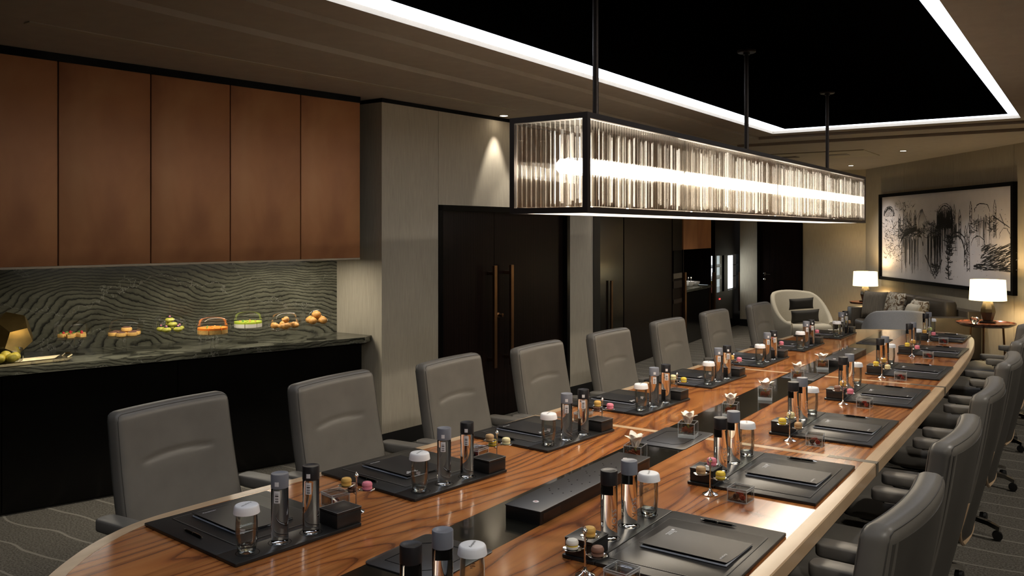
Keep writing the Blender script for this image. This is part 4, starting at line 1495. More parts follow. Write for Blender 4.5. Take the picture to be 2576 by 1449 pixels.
def folio(c, rz, label, grp, flip, L=0.30, Wd=0.225):
    t_ = thing('leather_folio', label, 'folio', c, rz, grp)
    link('back_cover', cached('fol_back', lambda: MB().box(-L / 2, L / 2, -Wd / 2, Wd / 2, 0, 0.0015), 'folio_cover', 0), t_)
    link('pages', cached('fol_pages', lambda: MB().box(-L / 2 + 0.002, L / 2 - 0.003, -Wd / 2 + 0.002, Wd / 2 - 0.002, 0.0016, 0.0052), 'page_edge', 0), t_)

    def cover():
        mb = MB()
        n = 10
        lo = []
        hi = []
        for i in range(n + 1):
            y = -Wd / 2 + Wd * i / n
            z = 0.0054 + 0.008 * max(0, ((1 - i / n if flip else i / n) - 0.35) / 0.65) ** 2
            lo.append([(-L / 2, y, z), (L / 2, y, z)])
            hi.append([(-L / 2, y, z + 0.0015), (L / 2, y, z + 0.0015)])
        rings = [[lo[i][0], lo[i][1], hi[i][1], hi[i][0]] for i in range(n + 1)]
        return mb.loft(rings)
    cv = link('front_cover', cached(('fol_cover', flip), cover, 'folio_cover', 40), t_)
    link('lettering', text_mesh('Kempinski', 0.0125, 'print_white', 0.45), cv, (-L / 2 + 0.03, (-1 if flip else 1) * (Wd / 2 - 0.05), 0.0128), (0, 0, pi / 2))
    # crest and small lines, too fine to read
    cr_ = link('crest', cached('fol_crest', lambda: MB().lathe([(0.006, 0), (0.0055, 0.0004)], 12), 'print_white'), cv, (L / 2 - 0.028, -Wd / 2 + 0.028, 0.0152 if flip else 0.0071))

    def lines():
        mb = MB()
        for i, (x, wl_) in enumerate(((0.0, 0.05), (-0.006, 0.044), (-0.012, 0.048), (-0.018, 0.012))):
            y = 0.0
            rr = random.Random(i)
            while y < wl_:
                s_ = rr.uniform(0.003, 0.008)
                mb.box(x - 0.0015, x + 0.0015, 0.004 + y, 0.004 + min(y + s_, wl_), 0, 0.0003)
                y += s_ + 0.0015
        return mb
    link('print_lines', cached('fol_lines', lines, 'print_white', 0), cv, (L / 2 - 0.028, -Wd / 2 + 0.032, 0.0152 if flip else 0.0072))


def pen(c, rz, label, grp):
    t_ = thing('ballpoint_pen', label, 'pen', c, rz, grp)
    link('barrel', cached('pen_barrel', lambda: MB().lathe([(0.0038, -0.05), (0.0043, -0.03), (0.0043, 0.0)], 10).lathe([(0.0044, 0.004), (0.0044, 0.05), (0.003, 0.058)], 10).xf(Matrix.Rotation(pi / 2, 4, 'Y')), 'black_gloss'), t_, (0, 0, 0.0046))
    link('metal_trim', cached('pen_trim', lambda: MB().lathe([(0.0046, 0.0), (0.0046, 0.004)], 10).lathe([(0.003, 0.058), (0.003, 0.065), (0.001, 0.066)], 10).lathe([(0.0006, -0.066), (0.0036, -0.05)], 10).xf(Matrix.Rotation(pi / 2, 4, 'Y')).box(0.01, 0.052, -0.001, 0.001, 0.0046, 0.0062), 'chrome'), t_, (0, 0, 0.0046))


def stand(c, rz, label, grp):
    t_ = thing('macaron_stand', label, 'cake stand', c, rz, grp)
    link('foot', cached('ms_foot', lambda: MB().lathe([(0.03, 0), (0.031, 0.003), (0.026, 0.006), (0.014, 0.011), (0.006, 0.02), (0.0035, 0.028)], 22), 'silver'), t_)
    link('stem', cached('ms_stem', lambda: MB().lathe([(0.0032, 0.026), (0.0032, 0.13), (0.005, 0.132)], 10), 'silver'), t_)
    link('finial', cached('ms_fin', lambda: MB().lathe([(0.003, 0.13), (0.0075, 0.134), (0.0085, 0.138), (0.006, 0.143), (0.0025, 0.146), (0.003, 0.149), (0.0005, 0.1505)], 14), 'silver'), t_)
    return t_


DISH = [(0.03, 4.75, 0.104), (0.03, 3.05, 0.066), (0.03, 0.75, 0.084)]    # radius, angle, height


def macaron(c, label, grp, col):
    t_ = thing('macaron', label, 'macaron', c, R.uniform(0, 6), grp)
    fil = 'filling_brown' if col == 'brown' else 'macaron_yellow' if col == 'white' else 'filling_cream' if col in ('yellow', 'cream') else 'macaron_' + col
    link('lower_shell', cached('mac_lo', lambda: MB().lathe([(0.014, 0), (0.0185, 0.003), (0.0195, 0.009), (0.0190, 0.0105)], 20), 'macaron_' + col), t_)
    link('filling', cached('mac_fil', lambda: MB().lathe([(0.0175, 0.0105), (0.0183, 0.013), (0.0175, 0.0155)], 20), fil), t_)
    link('upper_shell', cached('mac_up', lambda: MB().lathe([(0.0190, 0.0155), (0.0198, 0.018), (0.0192, 0.024), (0.016, 0.029), (0.009, 0.0315), (0.0005, 0.032)], 20), 'macaron_' + col), t_)


def berry_box(c, rz, label, grp, where, rich):
    t_ = thing('berry_box', label, 'box', c, rz, grp, scale=(1.14, 1.14, 1.1))

    def body():
        mb = MB()
        s_, h, w_ = 0.034, 0.04, 0.004
        mb.box(-s_, s_, -s_, s_, 0, 0.006)
        for q in ((-s_, -s_ + w_, -s_, s_), (s_ - w_, s_, -s_, s_), (-s_ + w_, s_ - w_, -s_, -s_ + w_), (-s_ + w_, s_ - w_, s_ - w_, s_)):
            mb.box(*q, 0.0061, h)
        return mb
    link('box_body', cached('bb_body', body, 'acrylic', 0), t_)
    link('edge_glint', cached('bb_edge', lambda: edge_frame(0.0345, 0.0, 0.0405, 0.0026), 'painted_glint', 0), t_)
    ld = link('lid', cached('bb_lid', lambda: MB().rbox(0, 0, 0.0405, 0.048, 0.07, 0.07, 0.003, 0.001), 'acrylic', 0), t_)
    link('lid_glint', cached('bb_ledge', lambda: edge_frame(0.0355, 0.0408, 0.0485, 0.0022), 'painted_glint', 0), ld)
    link('pick', cached('bb_pick', lambda: MB().tube([(-0.03, -0.01, 0.050), (0.034, 0.012, 0.056)], 0.0018, 6), 'acrylic'), ld)
    M = Matrix.Rotation(rz, 4, 'Z')
    for k, (x, y, z, kind) in enumerate(((-0.014, -0.013, 0.016, 'blackberry'), (0.014, -0.013, 0.016, 'raspberry'), (-0.013, 0.014, 0.016, 'raspberry'), (0.014, 0.014, 0.016, 'blackberry'), (0.0, 0.0, 0.029, 'raspberry'))):
        if not rich and k == 3:
            continue
        v = M @ Vector((x, y, z))

        def bb():
            mb = MB()
            rr = random.Random(5)
            for j in range(4):
                a_ = -0.9 + 0.6 * j
                m = (5, 7, 7, 5)[j]
                for q in range(m):
                    b_ = 2 * pi * q / m + j
                    mb.ball((0.0085 * cos(a_) * cos(b_), 0.0085 * cos(a_) * sin(b_), 0.009 * sin(a_)), 0.0038, n=6, m=4)
            return mb
        tag(link(kind, cached('berry', bb, kind), None, (c[0] + v.x, c[1] + v.y, c[2] + v.z), (0, 0, k)), kind + ' in berry box at the ' + where, 'berry', 'berries in the clear boxes')


def setting(xi, xo, yc, wd, side, rank, macs, has_box, has_stand=True, full=True, yaw=0.0):
    dp = abs(xo - xi)
    cxp = (xi + xo) / 2
    rz = (0.0 if side == 'L' else pi) + yaw
    where = ORD[rank] + (' place from the sofa, cabinet side' if side == 'L' else ' place from the sofa, opposite the cabinets')
    Mz = Matrix.Rotation(rz, 4, 'Z')
    gs = 'cabinet side' if side == 'L' else 'side opposite the cabinets'

    def at_(x, y, z):
        v = Mz @ Vector((x, y, 0))
        return (cxp + v.x, yc + v.y, TOPZ + z)
    t_ = thing('desk_pad', 'black leather desk pad at the ' + where, 'desk pad', (cxp, yc, TOPZ + 0.0008), rz, 'leather desk pads, ' + gs)
    xs = pad(t_, wd, dp)
    k = wd / 0.6
    ring = cached('coaster', lambda: MB().lathe([(0.0365, 0.0112), (0.0375, 0.0116), (0.0385, 0.0112)], 30, cap=False), 'black_trim')
    for y in (-0.205 * k, -0.06 * k, 0.09 * k):
        link('coaster_ring', ring, t_, (xs, y, 0))
    Z = 0.0122
    tumbler(at_(xs - 0.006, -0.205 * k, Z), rz, 'lidded empty tumbler at the ' + where, 'lidded tumblers')
    bottle(at_(xs, -0.06 * k, Z), rz, 'grey_cap', 'grey capped water bottle at the ' + where, 'grey capped water bottles', side == 'R')
    bottle(at_(xs, 0.09 * k, Z), rz, 'dark_cap', 'black capped water bottle at the ' + where, 'black capped water bottles', side == 'R')
    bl = at_(xs, wd / 2 - 0.058 * k, Z)
    b = thing('leather_box', 'small black leather box at the ' + where, 'box', bl, rz, 'small black leather boxes')
    link('box_base', cached('lb_base', lambda: MB().rbox(0, 0, 0, 0.046, 0.1, 0.108, 0.003, 0.0015), 'black_leather'), b)
    lid = link('box_lid', cached('lb_lid', lambda: MB().rbox(0, 0, 0.0465, 0.056, 0.102, 0.11, 0.003, 0.002), 'black_leather'), b)
    link('edge_stitching', cached('lb_st', lambda: MB().tube([(0.0505, -0.0545, 0.0558), (0.0505, 0.0545, 0.0558), (-0.0505, 0.0545, 0.0558), (-0.0505, -0.0545, 0.0558), (0.0505, -0.0545, 0.0558)], 0.0007, 4), 'stitch'), lid)
    if full:
        fx = -0.058 * (dp / 0.49)
        folio(at_(fx, 0.0, 0.0136), rz + R.uniform(-0.03, 0.03), 'black folio with white crest at the ' + where, 'black folios', side == 'L')
        pen(at_(fx + 0.02, -wd / 2 + 0.05, Z), rz + R.uniform(-0.04, 0.04), 'slim black ballpoint pen at the ' + where, 'ballpoint pens')
    if has_stand:
        sp = at_(xs - 0.075, wd / 2 + 0.085, 0.0)
        srot = rz + R.uniform(-0.25, 0.25)
        s_ = stand(sp, srot, 'silver three-dish macaron stand at the ' + where, 'silver macaron stands')
        for (r_, a_, h_), col in zip(DISH, macs):
            dx_, dy_ = 0.042 * cos(a_), 0.042 * sin(a_)
            link('dish', cached('ms_dish', lambda: MB().lathe([(0.004, 0.0), (0.02, 0.0005), (0.029, 0.004), (0.030, 0.0045), (0.0285, 0.005), (0.02, 0.0018), (0.0005, 0.0016)], 24), 'silver'), s_, (dx_, dy_, h_))
            link('dish_arm', cached(('ms_arm'), lambda: MB().tube([(0, 0, 0.0), (0.018, 0, -0.002), (0.04, 0, 0.0)], 0.0018, 6), 'silver'), s_, (0, 0, h_), (0, 0, a_))
            a2 = a_ + srot
            macaron((sp[0] + 0.042 * cos(a2), sp[1] + 0.042 * sin(a2), sp[2] + h_ + 0.002), col + ' macaron on silver stand at the ' + where, 'macarons', col)
    if has_box:
        berry_box(at_(xs - 0.2, wd / 2 + 0.085, 0.0), rz + R.uniform(-0.15, 0.15), 'clear lidded berry box at the ' + where, 'clear berry boxes', where, side == 'R')


LS = [(-2.20, -2.79, 2.01, 0.505, ('gold', 'brown', 'pink'), True), (-2.165, -2.755, 2.845, 0.55, ('tan', 'yellow', 'cream'), True), (-2.135, -2.665, 3.775, 0.585, ('gold', 'brown', 'pink'), True),
      (-2.128, -2.645, 4.77, 0.61, ('cream', 'tan', 'yellow'), False), (-2.128, -2.635, 5.81, 0.63, ('gold', 'brown', 'pink'), False), (-2.14, -2.615, 6.9, 0.665, ('pink', 'brown', 'pink'), False),
      (-2.13, -2.62, 7.97, 0.67, ('gold', 'brown', 'pink'), False), (-2.085, -2.545, 9.06, 0.66, ('white', 'yellow', 'tan'), False)]
for i, (xi, xo, yc, wd, mc, hb) in enumerate(LS):
    setting(xi, xo, yc, wd, 'L', 7 - i, mc, hb, yaw=radians((-6, -6, -5, -3, -2, 0, 0, 0)[i]))
RS = [(-1.53, -0.895, 1.765, 0.52, ('gold', 'brown', 'white'), False), (-1.432, -0.893, 2.68, 0.605, ('gold', 'brown', 'white'), True), (-1.42, -0.897, 3.69, 0.645, ('pink', 'yellow', 'tan'), True), (-1.42, -0.912, 4.77, 0.67, ('cream', 'tan', 'yellow'), True),
      (-1.425, -0.918, 5.88, 0.68, ('gold', 'pink', 'brown'), True), (-1.43, -0.932, 7.04, 0.69, ('gold', 'cream', 'yellow'), True), (-1.44, -0.965, 8.3, 0.68, ('gold', 'pink', 'yellow'), True), (-1.48, -1.07, 9.42, 0.66, ('green', 'pink', 'gold'), True)]
for i, (xi, xo, yc, wd, mc, hb) in enumerate(RS):
    setting(xi, xo, yc, wd, 'R', 7 - i, mc, hb, has_stand=i > 0, full=i > 0)


# ================================================================== CHAIRS
BT = 0.088                      # backrest thickness
BZ0, BZ1 = 0.43, 1.06


def back_axis(z):
    v = max(0.0, (z - BZ0) / (BZ1 - BZ0))
    return -0.19 - 0.125 * v - 0.012 * sin(pi * min(v, 1))


def back_ring(z, ins):
    """cross-section of the padded back: slightly dished slab with round ends"""
    v = (z - BZ0) / (BZ1 - BZ0)
    hw = 0.285 - 0.013 * v - ins
    ht = BT / 2 - ins
    rc = max(min(0.034, BT / 2 - 0.002) - ins, 0.002)
    ax = back_axis(z) - BT / 2
    ring = []
    nf = 30
    for i in range(nf + 1):                      # front, left to right
        y = -(hw - rc) + 2 * (hw - rc) * i / nf
        s_ = y / 0.285
        x = ht
        if ins < 0.02:
            zc = 0.84 + 0.016 * (1 - (s_ / 0.62) ** 2)
            dz = z - zc
            m = max(0.0, 1 - (abs(s_) / 0.62) ** 8) if abs(s_) < 0.62 else 0.0
            x -= 0.007 * m * math.exp(-(dz / 0.010) ** 2)
            x += 0.0015 * m * math.exp(-((dz + 0.05) / 0.045) ** 2)
        ring.append((x, y))
    for k in range(1, 6):
        a_ = pi / 2 * k / 6
        ring.append((ht - rc + rc * cos(a_), hw - rc + rc * sin(a_)))
    for k in range(0, 7):
        a_ = pi / 2 + pi / 2 * k / 6
        ring.append((-ht + rc + rc * cos(a_), hw - rc + rc * sin(a_)))
    for i in range(1, 14):
        ring.append((-ht, hw - rc - 2 * (hw - rc) * i / 14))
    for k in range(0, 7):
        a_ = pi + pi / 2 * k / 6
        ring.append((-ht + rc + rc * cos(a_), -hw + rc + rc * sin(a_)))
    for k in range(1, 6):
        a_ = 3 * pi / 2 + pi / 2 * k / 6
        ring.append((ht - rc + rc * cos(a_), -hw + rc + rc * sin(a_)))
    return [(ax + x + 0.03 * (y / 0.285) ** 2, y, z) for x, y in ring]


def back_mesh():
    rings = [back_ring(BZ0, 0.02), back_ring(BZ0 + 0.006, 0.008), back_ring(BZ0 + 0.02, 0.0)]
    n = 52
    rt = 0.036
    for j in range(1, n + 1):
        rings.append(back_ring(BZ0 + 0.02 + (BZ1 - rt - BZ0 - 0.02) * j / n, 0.0))
    for k in range(1, 8):
        a_ = pi / 2 * k / 7
        rings.append(back_ring(BZ1 - rt + rt * sin(a_), rt * (1 - cos(a_))))
    return MB().loft(rings).mesh('backrest', 'chair_leather', 80)


def piping_mesh():
    mb = MB()
    for sx_ in (-1, 1):
        xo = sx_ * 0.0338
        side = []
        for q in range(13):
            z = BZ0 + 0.03 + (BZ1 - 0.04 - BZ0 - 0.03) * q / 12
            y = -0.2752 + 0.013 * (z - BZ0) / (BZ1 - BZ0)
            side.append((back_axis(z) - BT / 2 + xo + 0.03 * (y / 0.285) ** 2, y, z))
        top = []
        zt = BZ1 - 0.0102
        for k in range(25):
            y = -0.246 + 0.492 * k / 24
            top.append((back_axis(zt) - BT / 2 + xo + 0.03 * (y / 0.285) ** 2, y, zt))
        yc_ = -0.2575
        top = [(back_axis(BZ1 - 0.02) - BT / 2 + xo + 0.03 * (yc_ / 0.285) ** 2, yc_, BZ1 - 0.0185)] + top + [(back_axis(BZ1 - 0.02) - BT / 2 + xo + 0.03 * (yc_ / 0.285) ** 2, -yc_, BZ1 - 0.0185)]
        mb.tube(side + top + [(x, -y, z) for x, y, z in side[::-1]], 0.002, 5)
    return mb.mesh('piping', 'chair_shell', 60)


CH = {}


def chair_meshes():
    CH['back'] = back_mesh()

    def shell():
        rings = []
        for j in range(17):
            v = j / 16
            z = 0.33 + 0.69 * v
            lean = back_axis(z) + 0.02 * max(0, (0.43 - z) / 0.1)
            hw = 0.255 if z > 0.44 else 0.255 - 0.1 * ((0.44 - z) / 0.11) ** 2
            ring = []
            for i in range(15):
                s_ = -1 + 2 * i / 14
                ring.append((lean + 0.03 * s_ * s_ - 0.093 + 0.0 * s_, s_ * hw, z))
            for i in range(14, -1, -1):
                s_ = -1 + 2 * i / 14
                ring.append((lean + 0.03 * s_ * s_ - 0.084, s_ * hw, z))
            rings.append(ring)
        return MB().loft(rings)
    CH['shell'] = shell().mesh('back_shell', 'chair_shell', 40)

    def shell_trim():
        side = []
        for z in (0.56, 0.5, 0.46, 0.44, 0.42, 0.40, 0.38, 0.36, 0.345, 0.335, 0.33):
            hw = 0.255 if z > 0.44 else 0.255 - 0.1 * ((0.44 - z) / 0.11) ** 2
            side.append((back_axis(z) + 0.02 * max(0, (0.43 - z) / 0.1) + 0.03 * (hw / 0.255) ** 2 - 0.0885, hw, z))
        mid = [(back_axis(0.33) + 0.02 + 0.03 * s_ * s_ * 0.37 - 0.0885, 0.155 * s_, 0.33) for s_ in (0.6, 0.2, -0.2, -0.6)]
        return MB().tube(side + mid + [(x, -y, z) for x, y, z in side[::-1]], 0.0085, 6)
    CH['trim'] = shell_trim().mesh('shell_trim', 'maple', 40)
    CH['piping'] = piping_mesh()
    CH['seat'] = MB().rbox(0.04, 0, 0.40, 0.515, 0.5, 0.54, 0.08, 0.03, 6).mesh('seat', 'chair_leather', 50)
    CH['pan'] = MB().rbox(0.03, 0, 0.365, 0.40, 0.4, 0.42, 0.06, 0.008, 5).mesh('seat_pan', 'black_satin', 40)
    CH['arm'] = MB().rbox(-0.12, 0, 0.622, 0.670, 0.35, 0.088, 0.034, 0.008, 6).mesh('armrest', 'chair_leather', 50)
    CH['armrail'] = MB().rbox(-0.13, 0, 0.612, 0.625, 0.28, 0.05, 0.02, 0.003, 4).mesh('arm_rail', 'chrome', 40)
    sup = MB().tube([(-0.08, 0, 0.615), (-0.07, -0.01, 0.54), (-0.06, -0.06, 0.42), (-0.05, -0.12, 0.39)], [0.026, 0.022, 0.02, 0.02], 8)
    CH['sup'] = sup.mesh('arm_support', 'black_satin', 50)
    CH['col'] = MB().lathe([(0.03, 0.12), (0.03, 0.24), (0.02, 0.245), (0.02, 0.37)], 16).mesh('gas_column', 'black_satin')
    CH['hub'] = MB().lathe([(0.045, 0.07), (0.05, 0.09), (0.04, 0.125), (0.03, 0.13)], 18).mesh('base_hub', 'chrome')
    CH['leg'] = MB().loft([[(x, y * w_, z + zz) for y, zz in ((-1, -0.012), (1, -0.012), (0.8, 0.012), (-0.8, 0.012))] for x, w_, z in ((0.03, 0.024, 0.1), (0.12, 0.022, 0.105), (0.25, 0.017, 0.09), (0.315, 0.014, 0.07))]).mesh('base_leg', 'chrome', 40)
    CH['caster'] = MB().lathe([(0.01, -0.02), (0.026, -0.018), (0.028, -0.004), (0.02, 0.0), (0.028, 0.004), (0.026, 0.018), (0.01, 0.02)], 16).xf(Matrix.Rotation(pi / 2, 4, 'X')).mesh('caster', 'black_satin')


chair_meshes()


def chair(x, y, rz, label, grp, sy=1.0):
    t_ = thing('executive_chair', label, 'chair', (x, y, 0), rz, grp)
    S = (1, sy, 1)
    b = link('backrest', CH['back'], t_, scale=S)
    link('piping', CH['piping'], b)
    link('back_shell', CH['shell'], t_, scale=S)
    link('shell_trim', CH['trim'], t_, scale=S)
    link('seat', CH['seat'], t_, scale=S)
    link('seat_pan', CH['pan'], t_)
    for s_ in (-1, 1):
        a_ = link('armrest', CH['arm'], t_, (0.01, s_ * 0.335 * sy, 0))
        link('arm_rail', CH['armrail'], a_)
        link('arm_support', CH['sup'], t_, (0, s_ * 0.335 * sy, 0), scale=(1, s_, 1))
    link('gas_column', CH['col'], t_)
    link('base_hub', CH['hub'], t_)
    for k in range(5):
        a_ = 2 * pi * k / 5 + 0.3
        l_ = link('base_leg', CH['leg'], t_, rot=(0, 0, a_))
        link('caster', CH['caster'], l_, (0.3, 0, 0.029), (0, 0, 0.5))


LCX = [(-3.19, 2.26), (-3.07, 3.06), (-2.98, 3.89), (-2.90, 4.70), (-2.87, 5.62), (-2.85, 6.62), (-2.83, 7.62), (-2.76, 8.66)]
for i, (x, y) in enumerate(LCX):
    # chair origin lies ahead of the back's top by about 0.30
    chair(x + 0.20, y + (0.0 if i == 0 else 0.035), [0.07, 0.08, 0.06, 0.03, 0, 0, 0, 0][i], 'taupe leather chair at the ' + ORD[7 - i] + ' place from the sofa, cabinet side', 'chairs, cabinet side', 1.06)
for i in range(1, 8):
    y = RS[i][2]
    chair(-0.775 + (0.0 if i < 6 else -0.03), y - 0.08, pi + [0, -0.05, -0.03, 0, 0, -0.05, -0.1, -0.1][i], 'taupe leather chair at the ' + ORD[7 - i] + ' place from the sofa, opposite the cabinets', 'chairs opposite the cabinets', 1.2)

# ================================================================== CHANDELIER
XC, HW_ = -1.92, 0.193
Y0, Y1, ZB, ZT = 3.07, 8.12, 1.868, 2.282
chd = thing('crystal_chandelier', 'long box chandelier of crystal rods hung over the table', 'chandelier', (XC, (Y0 + Y1) / 2, ZB))
Lh = (Y1 - Y0) / 2
H = ZT - ZB
b_ = 0.024
fm = MB()
for z0, z1 in ((0, b_), (H - b_, H)):
    for s_ in (-1, 1):
        fm.box(*sorted((s_ * HW_, s_ * (HW_ - b_))), -Lh, Lh, z0, z1)
        fm.box(-HW_ + b_, HW_ - b_, *sorted((s_ * Lh, s_ * (Lh - b_))), z0, z1)
for sx_ in (-1, 1):
    for sy_ in (-1, 1):
        fm.box(*sorted((sx_ * HW_, sx_ * (HW_ - b_))), *sorted((sy_ * Lh, sy_ * (Lh - b_))), b_, H - b_)
obj('frame', fm, 'dark_bronze', chd, smooth=0)
obj('top_plate', MB().box(-HW_ + b_, HW_ - b_, -Lh + b_, Lh - b_, H - 0.012, H - 0.004), 'reflector', chd, smooth=0)
# cross bars on which rods and tubes hang
for yy in (-1.5, 0.0, 1.5):
    obj('inner_bar', MB().box(-0.14, 0.14, yy - 0.012, yy + 0.012, 0.03, H - 0.03).box(-0.14, 0.14, yy - 0.012, yy + 0.012, H - 0.03, H - 0.012), 'dark_bronze', chd, smooth=0)
ROD = [(-0.0108, 0), (0.0108, 0), (0.0012, 0.017), (-0.0012, 0.017)]
rodm = MB().prism(ROD, b_ + 0.004, H - b_ - 0.004).mesh('crystal_rod', 'crystal', 0)
NL, NE = 208, 14
rest = MB()


def rod_at(x, y, rz, own):
    if own:
        link('crystal_rod', rodm, chd, (x, y, 0), (0, 0, rz))
    else:
        rest.add(*(lambda m_: (m_.v, m_.f))(MB().prism(ROD, b_ + 0.004, H - b_ - 0.004).xf(Matrix.Translation((x, y, 0)) @ Matrix.Rotation(rz, 4, 'Z'))))


for s_ in (-1, 1):
    for i in range(NL):
        rod_at(s_ * (HW_ - 0.022), -Lh + b_ + 0.013 + (2 * Lh - 2 * b_ - 0.026) * i / (NL - 1), -s_ * pi / 2, s_ > 0)
    for i in range(NE):
        rod_at(-HW_ + b_ + 0.013 + (2 * HW_ - 2 * b_ - 0.026) * i / (NE - 1), s_ * (Lh - 0.022), 0 if s_ > 0 else pi, s_ < 0)
obj('crystal_rod_bank', rest, 'crystal', chd, smooth=0)['kind'] = 'stuff'
for i in range(4):
    y0_ = -Lh + 0.12 + i * (2 * Lh - 0.2) / 4
    obj('light_tube', MB().tube([(0, y0_, H * 0.50), (0, y0_ + (2 * Lh - 0.2) / 4 - 0.04, H * 0.50)], 0.032, 12), 'tube_light', chd)
inner = MB()  # added glowing slivers that imitate streaks of light in the crystal
yy = -Lh + 0.1
while yy < Lh - 0.06:
    wd_ = R.uniform(0.006, 0.014)
    xx = R.choice((-0.06, 0.06, 0.075, -0.075))
    inner.box(xx - 0.004, xx + 0.004, yy, yy + wd_, R.uniform(0.035, 0.07), H - R.uniform(0.035, 0.07))
    yy += wd_ + (R.uniform(0.035, 0.075) if yy < -Lh + 1.1 else R.uniform(0.012, 0.04))
obj('light_streak_bank', inner, 'streak_glow', chd, smooth=0)['kind'] = 'stuff'
obj('bottom_panel', MB().box(-HW_ + b_, HW_ - b_, -Lh + b_, Lh - b_, 0.002, 0.01), 'bottom_glow', chd, smooth=0)
for i, yy in enumerate((3.49, 5.54, 7.57)):
    yl = yy - (Y0 + Y1) / 2
    obj('suspension_rod', MB().lathe([(0.014, H - 0.004), (0.014, 2.98 - ZB)], 14).lathe([(0.022, 2.955 - ZB), (0.022, 2.97 - ZB)], 14), 'dark_bronze', chd, (0, yl, 0))
    obj('ceiling_cap', MB().lathe([(0.055, 2.968 - ZB), (0.06, 2.972 - ZB), (0.06, 2.984 - ZB)], 24), 'dark_bronze', chd, (0, yl, 0))


# ================================================================== DOWNLIGHTS
def downlight(x, y, energy, label, grp, aim=None, size=70, blend=0.5, lens=True, color=WARM2, z=ZC):
    t_ = thing('downlight', label, 'downlight', (x, y, z), 0, grp)
    link('trim_ring', cached('dl_ring', lambda: MB().lathe([(0.036, -0.004), (0.05, -0.006), (0.052, 0.0)], 24, cap=False), 'ceiling_paint'), t_)
    link('lens', cached('dl_lens', lambda: MB().lathe([(0.036, -0.004), (0.036, -0.0035)], 20), 'spot_lens'), t_)
    light('downlight_beam', 'SPOT', (x, y, z - 0.02), energy, color, aim=aim or (x + 0.001, y, 0), spot_size=radians(size), spot_blend=blend, shadow_soft_size=0.04)


downlight(-4.65, 6.66, 26, 'ceiling downlight grazing the fabric wall above double door', 'downlights by the double door', aim=(-4.775, 6.66, 1.7), size=46, blend=0.3)
downlight(-4.486, 6.888, 18, 'ceiling downlight second along above the double door', 'downlights by the double door', aim=(-4.48, 6.89, 0), size=60)

# ================================================================== LOUNGE
def lamp(x, y, z, s_, label, sx_=1.0):
    t_ = thing('table_lamp', label, 'lamp', (x, y, z))
    obj('plinth', MB().rbox(0, 0, 0, 0.018, 0.17 * s_, 0.17 * s_, 0.004, 0.002), 'dark_wood', t_)
    prof = [(0.052, 0.018), (0.085, 0.13), (0.08, 0.17), (0.052, 0.265)]
    obj('lamp_base', MB().lathe([(r * s_, h * s_) for r, h in prof], 7), 'lamp_stone', t_, smooth=0)
    obj('neck', MB().lathe([(0.012, 0.265 * s_), (0.012, 0.31 * s_)], 10), 'chrome', t_)
    obj('shade', MB().lathe([(0.207 * s_, 0.275 * s_), (0.195 * s_, 0.525 * s_)], 32, cap=False), 'lamp_shade_glow', t_)
    light('lamp_bulb', 'POINT', (x, y, z + 0.4 * s_), 12, (1.0, 0.78, 0.48), shadow_soft_size=0.06)


# side table with lamp by the sofa arm
stx, sty = at(2480, 10.5)
STZ = 0.675
t_ = thing('side_table', 'round red wood tray side table beside the sofa arm', 'table', (stx, sty, 0))
obj('tray_top', MB().lathe([(0.27, STZ - 0.035), (0.325, STZ - 0.005), (0.33, STZ + 0.012), (0.322, STZ + 0.012), (0.31, STZ), (0.002, STZ)], 40), 'red_wood', t_)
for k in range(3):
    a_ = 2 * pi * k / 3 + 0.5
    obj('leg', MB().tube([(0.24 * cos(a_), 0.24 * sin(a_), 0), (0.2 * cos(a_), 0.2 * sin(a_), STZ - 0.03)], 0.012, 8), 'bronze', t_)
lx_, ly_ = at(2485, 10.55)
lamp(lx_, ly_, STZ + 0.001, 1.0, 'lit lamp with dark faceted base on the red side table')
cgx, cgy = at(2452, 10.35)
tag(obj('crystal_ornament', MB().lathe([(0.022, 0), (0.03, 0.01), (0.055, 0.06), (0.05, 0.08), (0.03, 0.09), (0.02, 0.075), (0.015, 0.03)], 9), 'solid_glass', None, (cgx, cgy, STZ + 0.001)), 'small clear crystal ornament on the red side table', 'ornament')
l2x, l2y = at(2177, 14.3)
t_ = thing('side_table', 'dark round side table half hidden behind the sofa arm', 'table', (l2x, l2y, 0))
obj('tabletop', MB().lathe([(0.24, 0.60), (0.25, 0.63), (0.002, 0.63)], 28), 'red_wood', t_)
obj('pedestal', MB().lathe([(0.16, 0), (0.16, 0.02), (0.025, 0.04), (0.025, 0.60)], 20), 'bronze', t_)
lamp(l2x, l2y, 0.631, 0.95, 'lit lamp with dark faceted base behind the sofa arm by end wall')

# --- sofa (local x along the wall, away; local y towards the room on the positive side)
so_ = pw(2482)[0] + wn * 0.06
sf = thing('leather_sofa', 'dark brown leather sofa under the framed drawing', 'sofa', (so_.x, so_.y, 0), atan2(WD.y, WD.x))


def sbox(x0, x1, d0, d1, z0, z1, r=0.03, ch_=0.02):
    yy = sorted((sgn * d0, sgn * d1))
    return MB().rbox((x0 + x1) / 2, (yy[0] + yy[1]) / 2, z0, z1, x1 - x0, yy[1] - yy[0], r, ch_, 4)


